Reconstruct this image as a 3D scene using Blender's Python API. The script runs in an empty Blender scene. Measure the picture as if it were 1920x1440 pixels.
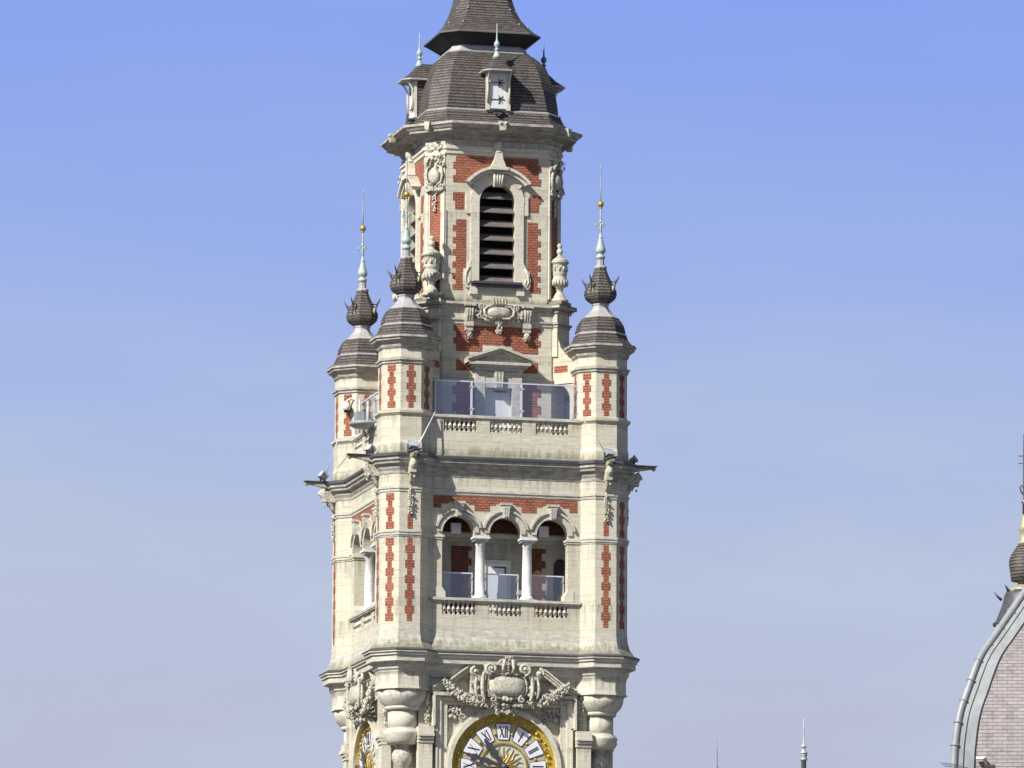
import bpy, math, random
from mathutils import Matrix, Vector
R = math.radians
random.seed(7)
SC = bpy.context.scene
COL = SC.collection

# ------------------------------------------------------------------ camera
cd = bpy.data.cameras.new('camera'); co = bpy.data.objects.new('camera', cd); COL.objects.link(co)
cr = Vector((0.97090166, -0.23940191, 0.00605693)); cu = Vector((-0.04255566, -0.1475857, 0.98813333))
cf = Vector((0.23566709, 0.95963805, 0.15347911))
m = Matrix((cr, cu, -cf)).transposed().to_4x4(); m.translation = Vector((-58.4856, -243.0626, 1.7))
co.matrix_world = m
cd.sensor_width = 36.0; cd.lens = 36.0 * 13171.256 / 1920.0
cd.clip_start = 1.0; cd.clip_end = 20000.0
SC.camera = co
SC.render.resolution_x = 1024; SC.render.resolution_y = 768

# ------------------------------------------------------------------ sun, sky, exposure
EXPO = 0.35
SUN_AZ, SUN_EL = 58.0, 40.0           # degrees left of the front normal, elevation
sv = Vector((-math.sin(R(SUN_AZ))*math.cos(R(SUN_EL)), -math.cos(R(SUN_AZ))*math.cos(R(SUN_EL)), math.sin(R(SUN_EL))))
sd = bpy.data.lights.new('sun', 'SUN'); sd.energy = 5.0; sd.angle = R(0.53); sd.color = (1.0, 0.96, 0.89)
so = bpy.data.objects.new('sun', sd); COL.objects.link(so)
so.rotation_euler = sv.to_track_quat('Z', 'Y').to_euler()
W = bpy.data.worlds.new('World'); SC.world = W; W.use_nodes = True
nt = W.node_tree; nt.nodes.clear()
def wn(t, **k):
    n = nt.nodes.new(t)
    for a, b in k.items(): setattr(n, a, b)
    return n
sky = wn('ShaderNodeTexSky', sky_type='NISHITA', sun_disc=False, sun_elevation=R(SUN_EL), sun_rotation=math.atan2(sv.x, sv.y))
sky.dust_density = 1.5
skys = wn('ShaderNodeVectorMath', operation='SCALE'); skys.inputs['Scale'].default_value = 0.05
nt.links.new(sky.outputs[0], skys.inputs[0])
tc = wn('ShaderNodeTexCoord'); sep = wn('ShaderNodeSeparateXYZ'); nt.links.new(tc.outputs['Generated'], sep.inputs[0])
mp = wn('ShaderNodeMapping'); mp.inputs['Scale'].default_value = (14, 14, 60); nt.links.new(tc.outputs['Generated'], mp.inputs['Vector'])
nz = wn('ShaderNodeTexNoise'); nz.inputs['Scale'].default_value = 1.0; nz.inputs['Detail'].default_value = 5; nt.links.new(mp.outputs[0], nz.inputs['Vector'])
mr = wn('ShaderNodeMath', operation='MULTIPLY_ADD'); mr.inputs[1].default_value = 0.024; mr.inputs[2].default_value = -0.012
nt.links.new(nz.outputs['Fac'], mr.inputs[0])
ad = wn('ShaderNodeMath', operation='ADD'); nt.links.new(sep.outputs['Z'], ad.inputs[0]); nt.links.new(mr.outputs[0], ad.inputs[1])
rp = wn('ShaderNodeValToRGB'); nt.links.new(ad.outputs[0], rp.inputs[0])
def lin(c): return tuple(((v/255+0.055)/1.055)**2.4 if v/255 > 0.04045 else v/255/12.92 for v in c) + (1.0,)
stops = [(0.0, (200, 200, 208)), (0.095, (186, 190, 214)), (0.125, (184, 195, 220)), (0.148, (172, 188, 228)), (0.175, (154, 176, 234)), (0.21, (136, 163, 240)), (0.32, (110, 145, 235))]
el = rp.color_ramp.elements
el[0].position, el[0].color = stops[0][0], lin(stops[0][1]); el[1].position, el[1].color = stops[-1][0], lin(stops[-1][1])
for p, c in stops[1:-1]:
    e = el.new(p); e.color = lin(c)
# wispy cloud veil
mp2 = wn('ShaderNodeMapping'); mp2.inputs['Scale'].default_value = (16, 16, 60); mp2.inputs['Location'].default_value = (3.1, 0.7, 2.2); nt.links.new(tc.outputs['Generated'], mp2.inputs['Vector'])
nz2 = wn('ShaderNodeTexNoise'); nz2.inputs['Scale'].default_value = 1.0; nz2.inputs['Detail'].default_value = 7; nz2.inputs['Roughness'].default_value = .55; nt.links.new(mp2.outputs[0], nz2.inputs['Vector'])
cr2 = wn('ShaderNodeMapRange'); cr2.inputs['From Min'].default_value = .45; cr2.inputs['From Max'].default_value = .8; cr2.inputs['To Max'].default_value = .85; nt.links.new(nz2.outputs['Fac'], cr2.inputs['Value'])
mxc = wn('ShaderNodeMixRGB'); mxc.inputs['Color2'].default_value = lin((190, 205, 226)); lowm = wn('ShaderNodeMapRange'); lowm.inputs['From Min'].default_value = .165; lowm.inputs['From Max'].default_value = .135; lowm.inputs['To Min'].default_value = .06; nt.links.new(sep.outputs['Z'], lowm.inputs['Value'])
mlow = wn('ShaderNodeMath', operation='MULTIPLY'); nt.links.new(cr2.outputs[0], mlow.inputs[0]); nt.links.new(lowm.outputs[0], mlow.inputs[1])
nt.links.new(mlow.outputs[0], mxc.inputs['Fac']); nt.links.new(rp.outputs[0], mxc.inputs['Color1'])
hf = wn('ShaderNodeMapRange'); hf.inputs['From Min'].default_value = 0.215; hf.inputs['From Max'].default_value = 0.28; nt.links.new(sep.outputs['Z'], hf.inputs['Value'])
exps = wn('ShaderNodeVectorMath', operation='SCALE'); exps.inputs['Scale'].default_value = 2**-EXPO; nt.links.new(mxc.outputs[0], exps.inputs[0])
mx = wn('ShaderNodeMixRGB'); nt.links.new(hf.outputs[0], mx.inputs['Fac']); nt.links.new(exps.outputs[0], mx.inputs['Color1']); nt.links.new(skys.outputs[0], mx.inputs['Color2'])
bg = wn('ShaderNodeBackground'); nt.links.new(mx.outputs[0], bg.inputs['Color']); bg.inputs['Strength'].default_value = 1.0
wo = wn('ShaderNodeOutputWorld'); nt.links.new(bg.outputs[0], wo.inputs['Surface'])
SC.view_settings.view_transform = 'Standard'; SC.view_settings.look = 'None'; SC.view_settings.exposure = EXPO; SC.view_settings.gamma = 1.0
SC.render.engine = 'CYCLES'

# ------------------------------------------------------------------ materials
class NB:
    def __init__(s, name):
        s.m = bpy.data.materials.new(name); s.m.use_nodes = True; s.t = s.m.node_tree; s.t.nodes.clear()
        s.out = s.n('ShaderNodeOutputMaterial'); s.b = s.n('ShaderNodeBsdfPrincipled'); s.l(s.b.outputs[0], s.out.inputs[0])
        s.uv = s.n('ShaderNodeUVMap'); s.geo = s.n('ShaderNodeNewGeometry')
    def n(s, t, **k):
        n = s.t.nodes.new(t)
        for a, b in k.items(): setattr(n, a, b)
        return n
    def l(s, a, b): s.t.links.new(a, b)
    def noise(s, vec, scale, detail=4, rough=.55, sc3=None):
        n = s.n('ShaderNodeTexNoise'); n.inputs['Scale'].default_value = scale; n.inputs['Detail'].default_value = detail; n.inputs['Roughness'].default_value = rough
        if sc3:
            mp = s.n('ShaderNodeMapping'); mp.inputs['Scale'].default_value = sc3; s.l(vec, mp.inputs['Vector']); vec = mp.outputs[0]
        s.l(vec, n.inputs['Vector']); return n.outputs['Fac']
    def rng(s, v, a, b, c=0., d=1.):
        n = s.n('ShaderNodeMapRange'); n.inputs['From Min'].default_value = a; n.inputs['From Max'].default_value = b
        n.inputs['To Min'].default_value = c; n.inputs['To Max'].default_value = d; s.l(v, n.inputs['Value']); return n.outputs[0]
    def math(s, op, a, b):
        n = s.n('ShaderNodeMath', operation=op)
        for i, v in enumerate((a, b)):
            if isinstance(v, (int, float)): n.inputs[i].default_value = v
            else: s.l(v, n.inputs[i])
        return n.outputs[0]
    def mix(s, f, a, b, bt='MIX'):
        n = s.n('ShaderNodeMixRGB', blend_type=bt)
        for i, v in zip(('Fac', 'Color1', 'Color2'), (f, a, b)):
            if isinstance(v, (int, float)): n.inputs[i].default_value = v
            elif isinstance(v, tuple): n.inputs[i].default_value = v if len(v) == 4 else v + (1,)
            else: s.l(v, n.inputs[i])
        return n.outputs[0]
    def brick(s, w, h, mortar, c1, c2, cm, bias=0., offs=.5, vec=None, smooth=.1):
        n = s.n('ShaderNodeTexBrick'); n.inputs['Scale'].default_value = 1.0
        n.inputs['Brick Width'].default_value = w; n.inputs['Row Height'].default_value = h; n.inputs['Mortar Size'].default_value = mortar
        n.inputs['Mortar Smooth'].default_value = smooth; n.inputs['Bias'].default_value = bias; n.offset = offs
        n.inputs['Color1'].default_value = c1 + (1,); n.inputs['Color2'].default_value = c2 + (1,); n.inputs['Mortar'].default_value = cm + (1,)
        s.l(vec or s.uv.outputs[0], n.inputs['Vector']); return n
    def bump(s, h, st, d=.02, nrm=None):
        n = s.n('ShaderNodeBump'); n.inputs['Strength'].default_value = st; n.inputs['Distance'].default_value = d; s.l(h, n.inputs['Height'])
        if nrm: s.l(nrm, n.inputs['Normal'])
        s.l(n.outputs[0], s.b.inputs['Normal']); return n.outputs[0]
    def col(s, c):
        if isinstance(c, tuple): s.b.inputs['Base Color'].default_value = c + (1,)
        else: s.l(c, s.b.inputs['Base Color'])
    def rough(s, r): s.b.inputs['Roughness'].default_value = r

def stone_mat(name, joints=True, base=(.63, .60, .50), ornate=False, soot=0.):
    q = NB(name); P = q.geo.outputs['Position']
    f1 = q.noise(P, 1.3, 5); f2 = q.noise(P, 9, 5, .65); f3 = q.noise(P, 1.0, 5, .6, (2.2, 2.2, 22))
    c = q.mix(q.rng(f1, .35, .7), base, (base[0]*1.07, base[1]*1.05, base[2]*1.0))
    c = q.mix(q.rng(f3, .47, .68, 0, .6), c, (base[0]*.68, base[1]*.67, base[2]*.64))
    c = q.mix(q.rng(f2, .52, .8, 0, .35), c, (base[0]*.62, base[1]*.60, base[2]*.55))
    if joints:
        br = q.brick(1.05, .315, .007, (1, 1, 1), (.84, .83, .79), (.52, .50, .45), smooth=.4)
        c = q.mix(.8, c, br.outputs['Color'], 'MULTIPLY')
    # moss and soot gathered on the ledges and the course above each cornice
    sz = q.n('ShaderNodeSeparateXYZ'); q.l(P, sz.inputs[0])
    sn = q.noise(P, 1.0, 6, .65, (7, 7, 1.6))
    tot = None
    for z0, z1 in ((37.12, 37.75), (30.2, 30.95), (43.02, 43.35)):
        a = q.rng(sz.outputs['Z'], z1, z0); g = q.math('LESS_THAN', sz.outputs['Z'], z1); g2 = q.math('GREATER_THAN', sz.outputs['Z'], z0)
        mval = q.math('MULTIPLY', q.math('MULTIPLY', a, g), g2)
        tot = mval if tot is None else q.math('ADD', tot, mval)
    st = q.rng(q.math('ADD', q.math('MULTIPLY', tot, .5), q.math('MULTIPLY', sn, .9)), .56, .84, 0, .8)
    st = q.math('MULTIPLY', st, q.math('MINIMUM', q.math('MULTIPLY', tot, 6.), 1.))
    c = q.mix(st, c, (.17, .17, .10))
    nzs = q.n('ShaderNodeSeparateXYZ'); q.l(q.geo.outputs['Normal'], nzs.inputs[0])
    up = q.math('MULTIPLY', q.rng(nzs.outputs['Z'], .45, .95), q.rng(q.noise(P, 5, 5, .7), .35, .6, .25, .85))
    c = q.mix(up, c, (.20, .19, .15))
    # rain streaks running down from the ledges
    dr = q.noise(P, 1.0, 4, .6, (8, 8, .8)); tot2 = None
    for zt, ln in ((48.9, .3), (46.3, .6), (42.9, .9), (41.0, .25), (38.6, .35), (36.5, .5), (34.3, .9), (32.1, 1.0), (29.5, .6), (28.9, .7), (28.2, .6), (27.0, .5)):
        a = q.rng(sz.outputs['Z'], zt-ln, zt); g = q.math('LESS_THAN', sz.outputs['Z'], zt+.02); mv = q.math('MULTIPLY', a, g)
        tot2 = mv if tot2 is None else q.math('MAXIMUM', tot2, mv)
    ds = q.rng(q.math('ADD', q.math('MULTIPLY', tot2, .20), dr), .60, .80, 0, .5)
    c = q.mix(ds, c, (.20, .185, .15))
    if soot:
        so_ = q.rng(q.noise(P, 1.0, 6, .7, (3, 3, 9)), .36, .60, 0, soot); c = q.mix(so_, c, (.12, .11, .095))
    if ornate:
        pt = q.rng(q.noise(P, 11, 5, .75), .45, .66, 0, .75)
        c = q.mix(pt, c, (.20, .18, .145))
    q.col(c); q.rough(.85)
    h = q.math('ADD', f2, q.math('MULTIPLY', q.noise(P, 30, 3), .5))
    q.bump(h, .5 if not ornate else .9, .025)
    return q.m
M = {}
M['stone'] = stone_mat('limestone')
M['trim'] = stone_mat('limestone_trim', joints=False, base=(.64, .61, .515))
M['sooty'] = stone_mat('sooty_limestone', joints=False, base=(.54, .52, .46), soot=.6)
M['carved'] = stone_mat('carved_limestone', joints=False, base=(.62, .595, .51), ornate=True)
M['ledge'] = stone_mat('weathered_limestone', joints=False, base=(.63, .61, .53), soot=.35)
M['core'] = stone_mat('grimy_shaded_limestone', base=(.42, .40, .34))  # grime, plus the dim loggia light darkened into the base colour
M['column'] = stone_mat('white_stone', joints=False, base=(.74, .74, .75))

def brick_mat(name, kk):
    q = NB(name); P = q.geo.outputs['Position']
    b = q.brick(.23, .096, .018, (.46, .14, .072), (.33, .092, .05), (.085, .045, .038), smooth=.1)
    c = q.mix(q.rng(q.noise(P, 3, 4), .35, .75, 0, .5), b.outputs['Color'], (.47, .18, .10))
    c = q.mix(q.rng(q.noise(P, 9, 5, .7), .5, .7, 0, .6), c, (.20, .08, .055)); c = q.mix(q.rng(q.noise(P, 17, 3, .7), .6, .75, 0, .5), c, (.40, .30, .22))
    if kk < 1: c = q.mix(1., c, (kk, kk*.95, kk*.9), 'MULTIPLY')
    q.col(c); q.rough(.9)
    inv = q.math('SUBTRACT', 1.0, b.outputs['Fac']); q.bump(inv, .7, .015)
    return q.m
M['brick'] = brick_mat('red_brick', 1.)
M['shade_brick'] = brick_mat('shaded_brick', .42)  # darkened copy of the red brick, loggia shade put into its colour

def slate_mat(name, c1, c2, cm, w=.17, h=.09, stain=(.15, .125, .095), mort=.012, rows=True):
    q = NB(name); P = q.geo.outputs['Position']
    b = q.brick(w, h, mort, c1, c2, cm, smooth=.15)
    c = b.outputs['Color']
    c = q.mix(q.rng(q.noise(P, 1.6, 6, .7), .45, .68, 0, .55), c, stain); c = q.mix(q.rng(q.noise(P, 2.6, 6, .7), .5, .66, 0, .6), c, tuple(v*.45 for v in c2))
    c = q.mix(q.rng(q.noise(P, 12, 4, .7), .6, .8, 0, .5), c, (.30, .28, .24))
    q.col(c); q.rough(.6)
    su = q.n('ShaderNodeSeparateXYZ'); q.l(q.uv.outputs[0], su.inputs[0])
    fr = q.math('FRACT', q.math('DIVIDE', su.outputs['Y'], h), 0)
    saw = q.math('SUBTRACT', 1., fr)
    if rows: lw = q.math('MULTIPLY', q.rng(fr, .05, .42, .95, 0), q.rng(q.noise(P, 4.5, 5, .75), .38, .66, .15, 1.)); c = q.mix(lw, c, (.29, .26, .235)); c = q.mix(q.rng(fr, .5, .8, 0, .9), c, cm); q.col(c)
    hh = q.math('ADD', q.math('MULTIPLY', saw, .8), q.math('MULTIPLY', q.math('SUBTRACT', 1., b.outputs['Fac']), .5))
    q.bump(hh, .9, .03)
    return q.m
M['slate'] = slate_mat('slate', (.105, .083, .077), (.06, .048, .048), (.014, .012, .013), .17, .12)
M['pink_slate'] = slate_mat('grey_pink_slate', (.35, .305, .31), (.27, .24, .25), (.19, .17, .175), .33, .125, (.36, .33, .32), .01, False)

def plain(name, c, rough=.5, metal=0., nscale=8, var=.25, bump=.2):
    q = NB(name); P = q.geo.outputs['Position']
    f = q.noise(P, nscale, 5, .6)
    q.col(q.mix(q.rng(f, .3, .75), c, tuple(v*(1-var) for v in c))); q.rough(rough); q.b.inputs['Metallic'].default_value = metal
    if bump: q.bump(f, bump, .01)
    return q.m
M['zinc'] = plain('dull_zinc', (.35, .37, .385), .5, .1, 3, .3)
M['lead'] = plain('lead_sheet', (.46, .46, .46), .55, 0, 4, .35)
M['old_lead'] = plain('weathered_lead', (.17, .16, .155), .6, 0, 5, .4)
M['dark_lead'] = plain('dark_lead', (.085, .085, .10), .5, 0, 6, .4)
M['soffit'] = plain('dark_timber', (.035, .033, .036), .8, 0, 6, .3)
M['copper'] = plain('green_copper', (.44, .55, .51), .5, 0, 9, .3)
M['blue_copper'] = plain('bluish_copper', (.16, .25, .33), .5, 0, 9, .3)
M['gold'] = plain('gilded_metal', (.62, .42, .10), .35, .5, 14, .25, .4)
M['gold_leaf'] = plain('worn_gilded_band', (.62, .45, .06), .5, .1, 10, .55, .8)
M['olive'] = plain('olive_paint', (.36, .34, .17), .6)
M['brassy'] = plain('tarnished_brass', (.42, .41, .26), .5, .1, 9, .4)
M['louvre'] = plain('louvre_slate', (.16, .14, .135), .6, 0, 7, .35)
M['white'] = plain('white_paint', (.78, .79, .80), .5, 0, 5, .08, .05)
M['black'] = plain('black_iron', (.015, .015, .017), .5)
M['iron'] = plain('dark_iron', (.06, .06, .06), .6)
M['steel'] = plain('steel_frame', (.68, .71, .77), .4, .2, 5, .1, 0)
M['greybox'] = plain('grey_metal', (.36, .39, .42), .5, .1)
M['enamel'] = plain('white_enamel', (.80, .80, .84), .25, 0, 3, .05, 0)
M['sand'] = plain('sand_plaster', (.50, .44, .33), .8)
M['mint'] = plain('mint_enamel', (.62, .68, .60), .5)
M['hand'] = plain('clock_hand_metal', (.06, .062, .075), .5)
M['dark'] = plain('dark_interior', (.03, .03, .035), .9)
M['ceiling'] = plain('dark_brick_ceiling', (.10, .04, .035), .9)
M['asphalt'] = plain('paved_ground', (.075, .072, .07), .9, 0, .2, .3)
def glass_mat():
    q = NB('glass_pane'); q.t.nodes.remove(q.b)
    tr = q.n('ShaderNodeBsdfTransparent'); tr.inputs[0].default_value = (.90, .92, .95, 1)
    df = q.n('ShaderNodeBsdfDiffuse'); df.inputs[0].default_value = (.42, .47, .62, 1)
    gl = q.n('ShaderNodeBsdfGlossy'); gl.inputs['Roughness'].default_value = .04; gl.inputs[0].default_value = (.8, .85, .95, 1)
    a = q.n('ShaderNodeMixShader'); a.inputs[0].default_value = .012; q.l(tr.outputs[0], a.inputs[1]); q.l(df.outputs[0], a.inputs[2])
    b = q.n('ShaderNodeMixShader'); b.inputs[0].default_value = .07; q.l(a.outputs[0], b.inputs[1]); q.l(gl.outputs[0], b.inputs[2])
    q.l(b.outputs[0], q.out.inputs[0]); return q.m
M['glass'] = glass_mat()

# ------------------------------------------------------------------ mesh builder
class MB:
    def __init__(s): s.v = []; s.f = []; s.uv = []; s.sm = []; s.M = Matrix.Identity(4)
    def add(s, pts, faces, smooth=False, uvs=None):
        b = len(s.v); s.v += [s.M @ Vector(p) for p in pts]
        for i, f in enumerate(faces):
            s.f.append(tuple(b+k for k in f)); s.sm.append(smooth); s.uv.append(uvs[i] if uvs else None)
        return s
    def box(s, x0, x1, y0, y1, z0, z1):
        P = [(x, y, z) for z in (z0, z1) for y in (y0, y1) for x in (x0, x1)]
        return s.add(P, [(0, 2, 3, 1), (4, 5, 7, 6), (0, 1, 5, 4), (2, 6, 7, 3), (0, 4, 6, 2), (1, 3, 7, 5)])
    def xz(s, poly, y0, y1):                 # polygon in x,z (counter clockwise seen from the front) between y0 (front) and y1
        n = len(poly); P = [(x, y0, z) for x, z in poly] + [(x, y1, z) for x, z in poly]
        F = [tuple(range(n)), tuple(range(2*n-1, n-1, -1))] + [(i, i+n, (i+1) % n+n, (i+1) % n) for i in range(n)]
        return s.add(P, F)
    def rings(s, rings, smooth=False, cap0=True, cap1=True, vlen=True):
        n = len(rings[0]); P = [p for r in rings for p in r]; F = []; U = []
        v = 0.
        for k in range(len(rings)-1):
            a, b = rings[k], rings[k+1]
            dv = (Vector(b[0])/2+Vector(b[1])/2 - Vector(a[0])/2-Vector(a[1])/2).length
            for i in range(n):
                j = (i+1) % n
                F.append((k*n+i, k*n+j, (k+1)*n+j, (k+1)*n+i))
                if vlen:
                    wa = (Vector(a[j])-Vector(a[i])).length/2; wb = (Vector(b[j])-Vector(b[i])).length/2
                    U.append([(i*3-wa, v), (i*3+wa, v), (i*3+wb, v+dv), (i*3-wb, v+dv)])
                else: U.append(None)
            v += dv
        if cap0: F.append(tuple(range(n-1, -1, -1))); U.append(None)
        if cap1: b = (len(rings)-1)*n; F.append(tuple(range(b, b+n))); U.append(None)
        return s.add(P, F, smooth, U)
    def lathe(s, prof, n=12, c=(0, 0), smooth=True, rot=0., zc=0., apo=False):
        k = 1/math.cos(math.pi/n) if apo else 1.
        return s.rings([[(c[0]+r*k*math.cos(rot+2*math.pi*i/n), c[1]+r*k*math.sin(rot+2*math.pi*i/n), z+zc) for i in range(n)] for r, z in prof], smooth)
    def oct(s, prof, c=(0, 0)): return s.lathe(prof, 8, c, False, math.pi/8, 0., True)
    def aw(s, prof, cap0=True, cap1=True):   # irregular octagon rings: (A, w, z)
        return s.rings([[(a, b, z) for a, b in ((w, -A), (A, -w), (A, w), (w, A), (-w, A), (-A, w), (-A, -w), (-w, -A))] for A, w, z in prof], False, cap0, cap1)
    def sweep(s, poly, prof, closed=True):   # plan polygon counter clockwise, profile (offset, z) listed top to bottom
        n = len(poly)
        nr = []
        for i in range(n):
            a, b = Vector(poly[i-1]), Vector(poly[i]); c = Vector(poly[(i+1) % n])
            d1 = (b-a).normalized(); d2 = (c-b).normalized(); n1 = Vector((d1.y, -d1.x)); n2 = Vector((d2.y, -d2.x))
            h = (n1+n2); nr.append(h/h.length_squared*2 if h.length > 1e-6 else n1)
        R_ = [[(poly[i][0]+nr[i].x*o, poly[i][1]+nr[i].y*o, z) for i in range(n)] for o, z in prof]
        if prof[0][1] > prof[-1][1]: R_ = R_[::-1]
        return s.rings(R_, False, False, False, False)
    def tube(s, pts, r, n=6, smooth=True, flat=1.):
        pts = [Vector(p) for p in pts]; rs = r if isinstance(r, (list, tuple)) else [r]*len(pts); rg = []
        prev = None
        for i, p in enumerate(pts):
            t = (pts[min(i+1, len(pts)-1)]-pts[max(i-1, 0)]).normalized()
            u = t.cross(Vector((0, 1, 0)))
            if u.length < .1: u = t.cross(Vector((1, 0, 0)))
            u.normalize(); w = t.cross(u)
            rg.append([tuple(p+(u*math.cos(2*math.pi*k/n)+w*flat*math.sin(2*math.pi*k/n))*rs[i]) for k in range(n)])
        return s.rings(rg, smooth)
    def ball(s, c, r, n=8, mz=5, rot=None):
        rx, ry, rz = r if isinstance(r, (tuple, list)) else (r, r, r)
        P = []; F = []
        Rm = rot or Matrix.Identity(3)
        P.append(Vector(c)+Rm @ Vector((0, 0, -rz)))
        for j in range(1, mz):
            a = -math.pi/2+math.pi*j/mz
            for i in range(n):
                b = 2*math.pi*i/n; P.append(Vector(c)+Rm @ Vector((rx*math.cos(a)*math.cos(b), ry*math.cos(a)*math.sin(b), rz*math.sin(a))))
        P.append(Vector(c)+Rm @ Vector((0, 0, rz)))
        for i in range(n): F.append((0, 1+(i+1) % n, 1+i))
        for j in range(mz-2):
            for i in range(n): a = 1+j*n; F.append((a+i, a+(i+1) % n, a+n+(i+1) % n, a+n+i))
        a = 1+(mz-2)*n
        for i in range(n): F.append((a+i, a+(i+1) % n, len(P)-1))
        return s.add(P, F, True)
    def arc(s, cx, cz, r0, r1, a0, a1, y0, y1, n=14):   # extruded ring sector, degrees, 0 = +x
        for k in range(n):
            a, b = R(a0+(a1-a0)*k/n), R(a0+(a1-a0)*(k+1)/n)
            q = [(cx+r0*math.cos(a), cz+r0*math.sin(a)), (cx+r1*math.cos(a), cz+r1*math.sin(a)), (cx+r1*math.cos(b), cz+r1*math.sin(b)), (cx+r0*math.cos(b), cz+r0*math.sin(b))]
            P = [(x, y0, z) for x, z in q]+[(x, y1, z) for x, z in q]
            F = [(0, 1, 2, 3), (7, 6, 5, 4), (1, 5, 6, 2), (3, 7, 4, 0)]
            if k == 0: F.append((0, 4, 5, 1))
            if k == n-1: F.append((2, 6, 7, 3))
            s.add(P, F)
        return s
    def archplate(s, x0, x1, zt, cx, r, zs, y0, y1, n=14):   # wall above an arched opening, from its springing line to zt
        s.box(x0, cx-r, y0, y1, zs, zt); s.box(cx+r, x1, y0, y1, zs, zt)
        for k in range(n):
            a, b = math.pi*(1-k/n), math.pi*(1-(k+1)/n)
            xa, za, xb, zb = cx+r*math.cos(a), zs+r*math.sin(a), cx+r*math.cos(b), zs+r*math.sin(b)
            s.add([(xa, y0, za), (xb, y0, zb), (xb, y0, zt), (xa, y0, zt), (xa, y1, za), (xb, y1, zb), (xb, y1, zt), (xa, y1, zt)],
                  [(0, 1, 2, 3), (7, 6, 5, 4), (4, 5, 1, 0), (3, 2, 6, 7)])
        return s
    def spiral(s, cx, cz, y, r0, r1, a0, turns, th0, th1, n=18, squash=1.):
        pts = []; rs = []
        for k in range(n+1):
            t = k/n; a = R(a0)+turns*2*math.pi*t; r = r0+(r1-r0)*t
            pts.append((cx+r*math.cos(a), y-.03*t, cz+r*math.sin(a)*squash)); rs.append(th0+(th1-th0)*t)
        return s.tube(pts, rs, 5)
    def leafs(s, c, ext, n, r, seed=1):      # bunch of carved leaves and fruit
        rd = random.Random(seed)
        for k in range(n):
            p = (c[0]+rd.uniform(-1, 1)*ext[0], c[1]-abs(rd.gauss(0, .6))*ext[1], c[2]+rd.uniform(-1, 1)*ext[2])
            rr = r*rd.uniform(.6, 1.3)
            s.ball(p, (rr*rd.uniform(.5, 1), rr*.6, rr*rd.uniform(.7, 1.5)), 6, 4, Matrix.Rotation(rd.uniform(-1.2, 1.2), 3, 'Y'))
        return s
    def build(s, name, mat, parent=None, k=0):
        me = bpy.data.meshes.new(name); me.from_pydata([tuple(v) for v in s.v], [], s.f)
        ul = me.uv_layers.new(name='UVMap')
        data = ul.data
        for p, uv in zip(me.polygons, s.uv):
            p.use_smooth = False
            if uv:
                for li, c in zip(p.loop_indices, uv): data[li].uv = c
            else:
                nn = p.normal
                if abs(nn.z) > .95: t = Vector((1, 0, 0)); b = Vector((0, 1, 0))
                else: t = Vector((0, 0, 1)).cross(nn).normalized(); b = nn.cross(t)
                for li in p.loop_indices:
                    co_ = me.vertices[me.loops[li].vertex_index].co; data[li].uv = (co_.dot(t), co_.dot(b))
        me.polygons.foreach_set('use_smooth', s.sm)
        me.materials.append(mat if not isinstance(mat, str) else M[mat])
        o = bpy.data.objects.new(name, me); COL.objects.link(o)
        if parent: o.parent = parent
        if k: o.rotation_euler.z = R(k)
        return o
def tag(o, label, cat, group=None, kind=None):
    if label: o['label'] = label
    if cat: o['category'] = cat
    if group: o['group'] = group
    if kind: o['kind'] = kind
    return o
def empty(name, loc=(0, 0, 0), rz=0., parent=None):
    o = bpy.data.objects.new(name, None); COL.objects.link(o); o.location = loc; o.rotation_euler.z = R(rz)
    if parent: o.parent = parent
    return o
def copy_tree(o, parent=None, rz=None, loc=None):
    c = o.copy(); COL.objects.link(c); c.parent = parent
    if rz is not None: c.rotation_euler.z = R(rz)
    if loc is not None: c.location = loc
    for ch in list(o.children): copy_tree(ch, c)
    return c
def facet(cx, cy, apo, ang): return Matrix.Translation((cx, cy, 0)) @ Matrix.Rotation(R(ang), 4, 'Z') @ Matrix.Translation((0, -apo, 0))
class PB:                                                            # collects brick panels, each its own object
    def __init__(s, y): s.y = y; s.L = []
    def new(s): m_ = MB(); m_.M = Matrix.Translation((0, s.y, 0)); s.L.append(m_); return m_
    def box(s, *a): s.new().box(*a)
    def build(s, name, mat, parent, k):
        for m_ in s.L: m_.build('brick_panel', mat, parent, k)
def toothed(mb, x0, x1, z0, z1, tl=0., tr=0., row=.264, y=-.012, y1=.03, ph=0):
    z = z0; k = ph
    if isinstance(mb, PB): mb = mb.new()
    while z < z1-1e-4:
        zz = min(z+row, z1); a = tl if k % 2 else 0.; b = tr if k % 2 else 0.
        mb.box(x0+a, x1-b, y, y1, z, zz); z = zz; k += 1

# ------------------------------------------------------------------ ground
g = MB(); g.add([(-6000, -6000, 0), (6000, -6000, 0), (6000, 6000, 0), (-6000, 6000, 0)], [(0, 1, 2, 3)])
tag(g.build('ground', 'asphalt'), None, None, kind='structure')

# ================================================================== THE BELFRY
T = empty('belfry_tower')
tag(T, 'tall ornate limestone and red brick belfry with clock, corner turrets and slate dome', 'tower')
H = 3.56; AP = .93; SH = AP*math.tan(math.pi/8)
WF = 4.05                                       # facade plane
def body_poly():
    o = H+AP; q = H+SH; p = H-SH
    e = p-(o-WF)
    base = [(e, -WF), (p, -o), (q, -o), (o, -q), (o, -p), (WF, -e)]
    P = []
    for k in range(4):
        c, s_ = math.cos(k*math.pi/2), math.sin(k*math.pi/2)
        P += [(x*c-y*s_, x*s_+y*c) for x, y in base]
    return P
BP = body_poly(); EX = BP[0][0]
SIDES = (0, -90, 90, 180)

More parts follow.
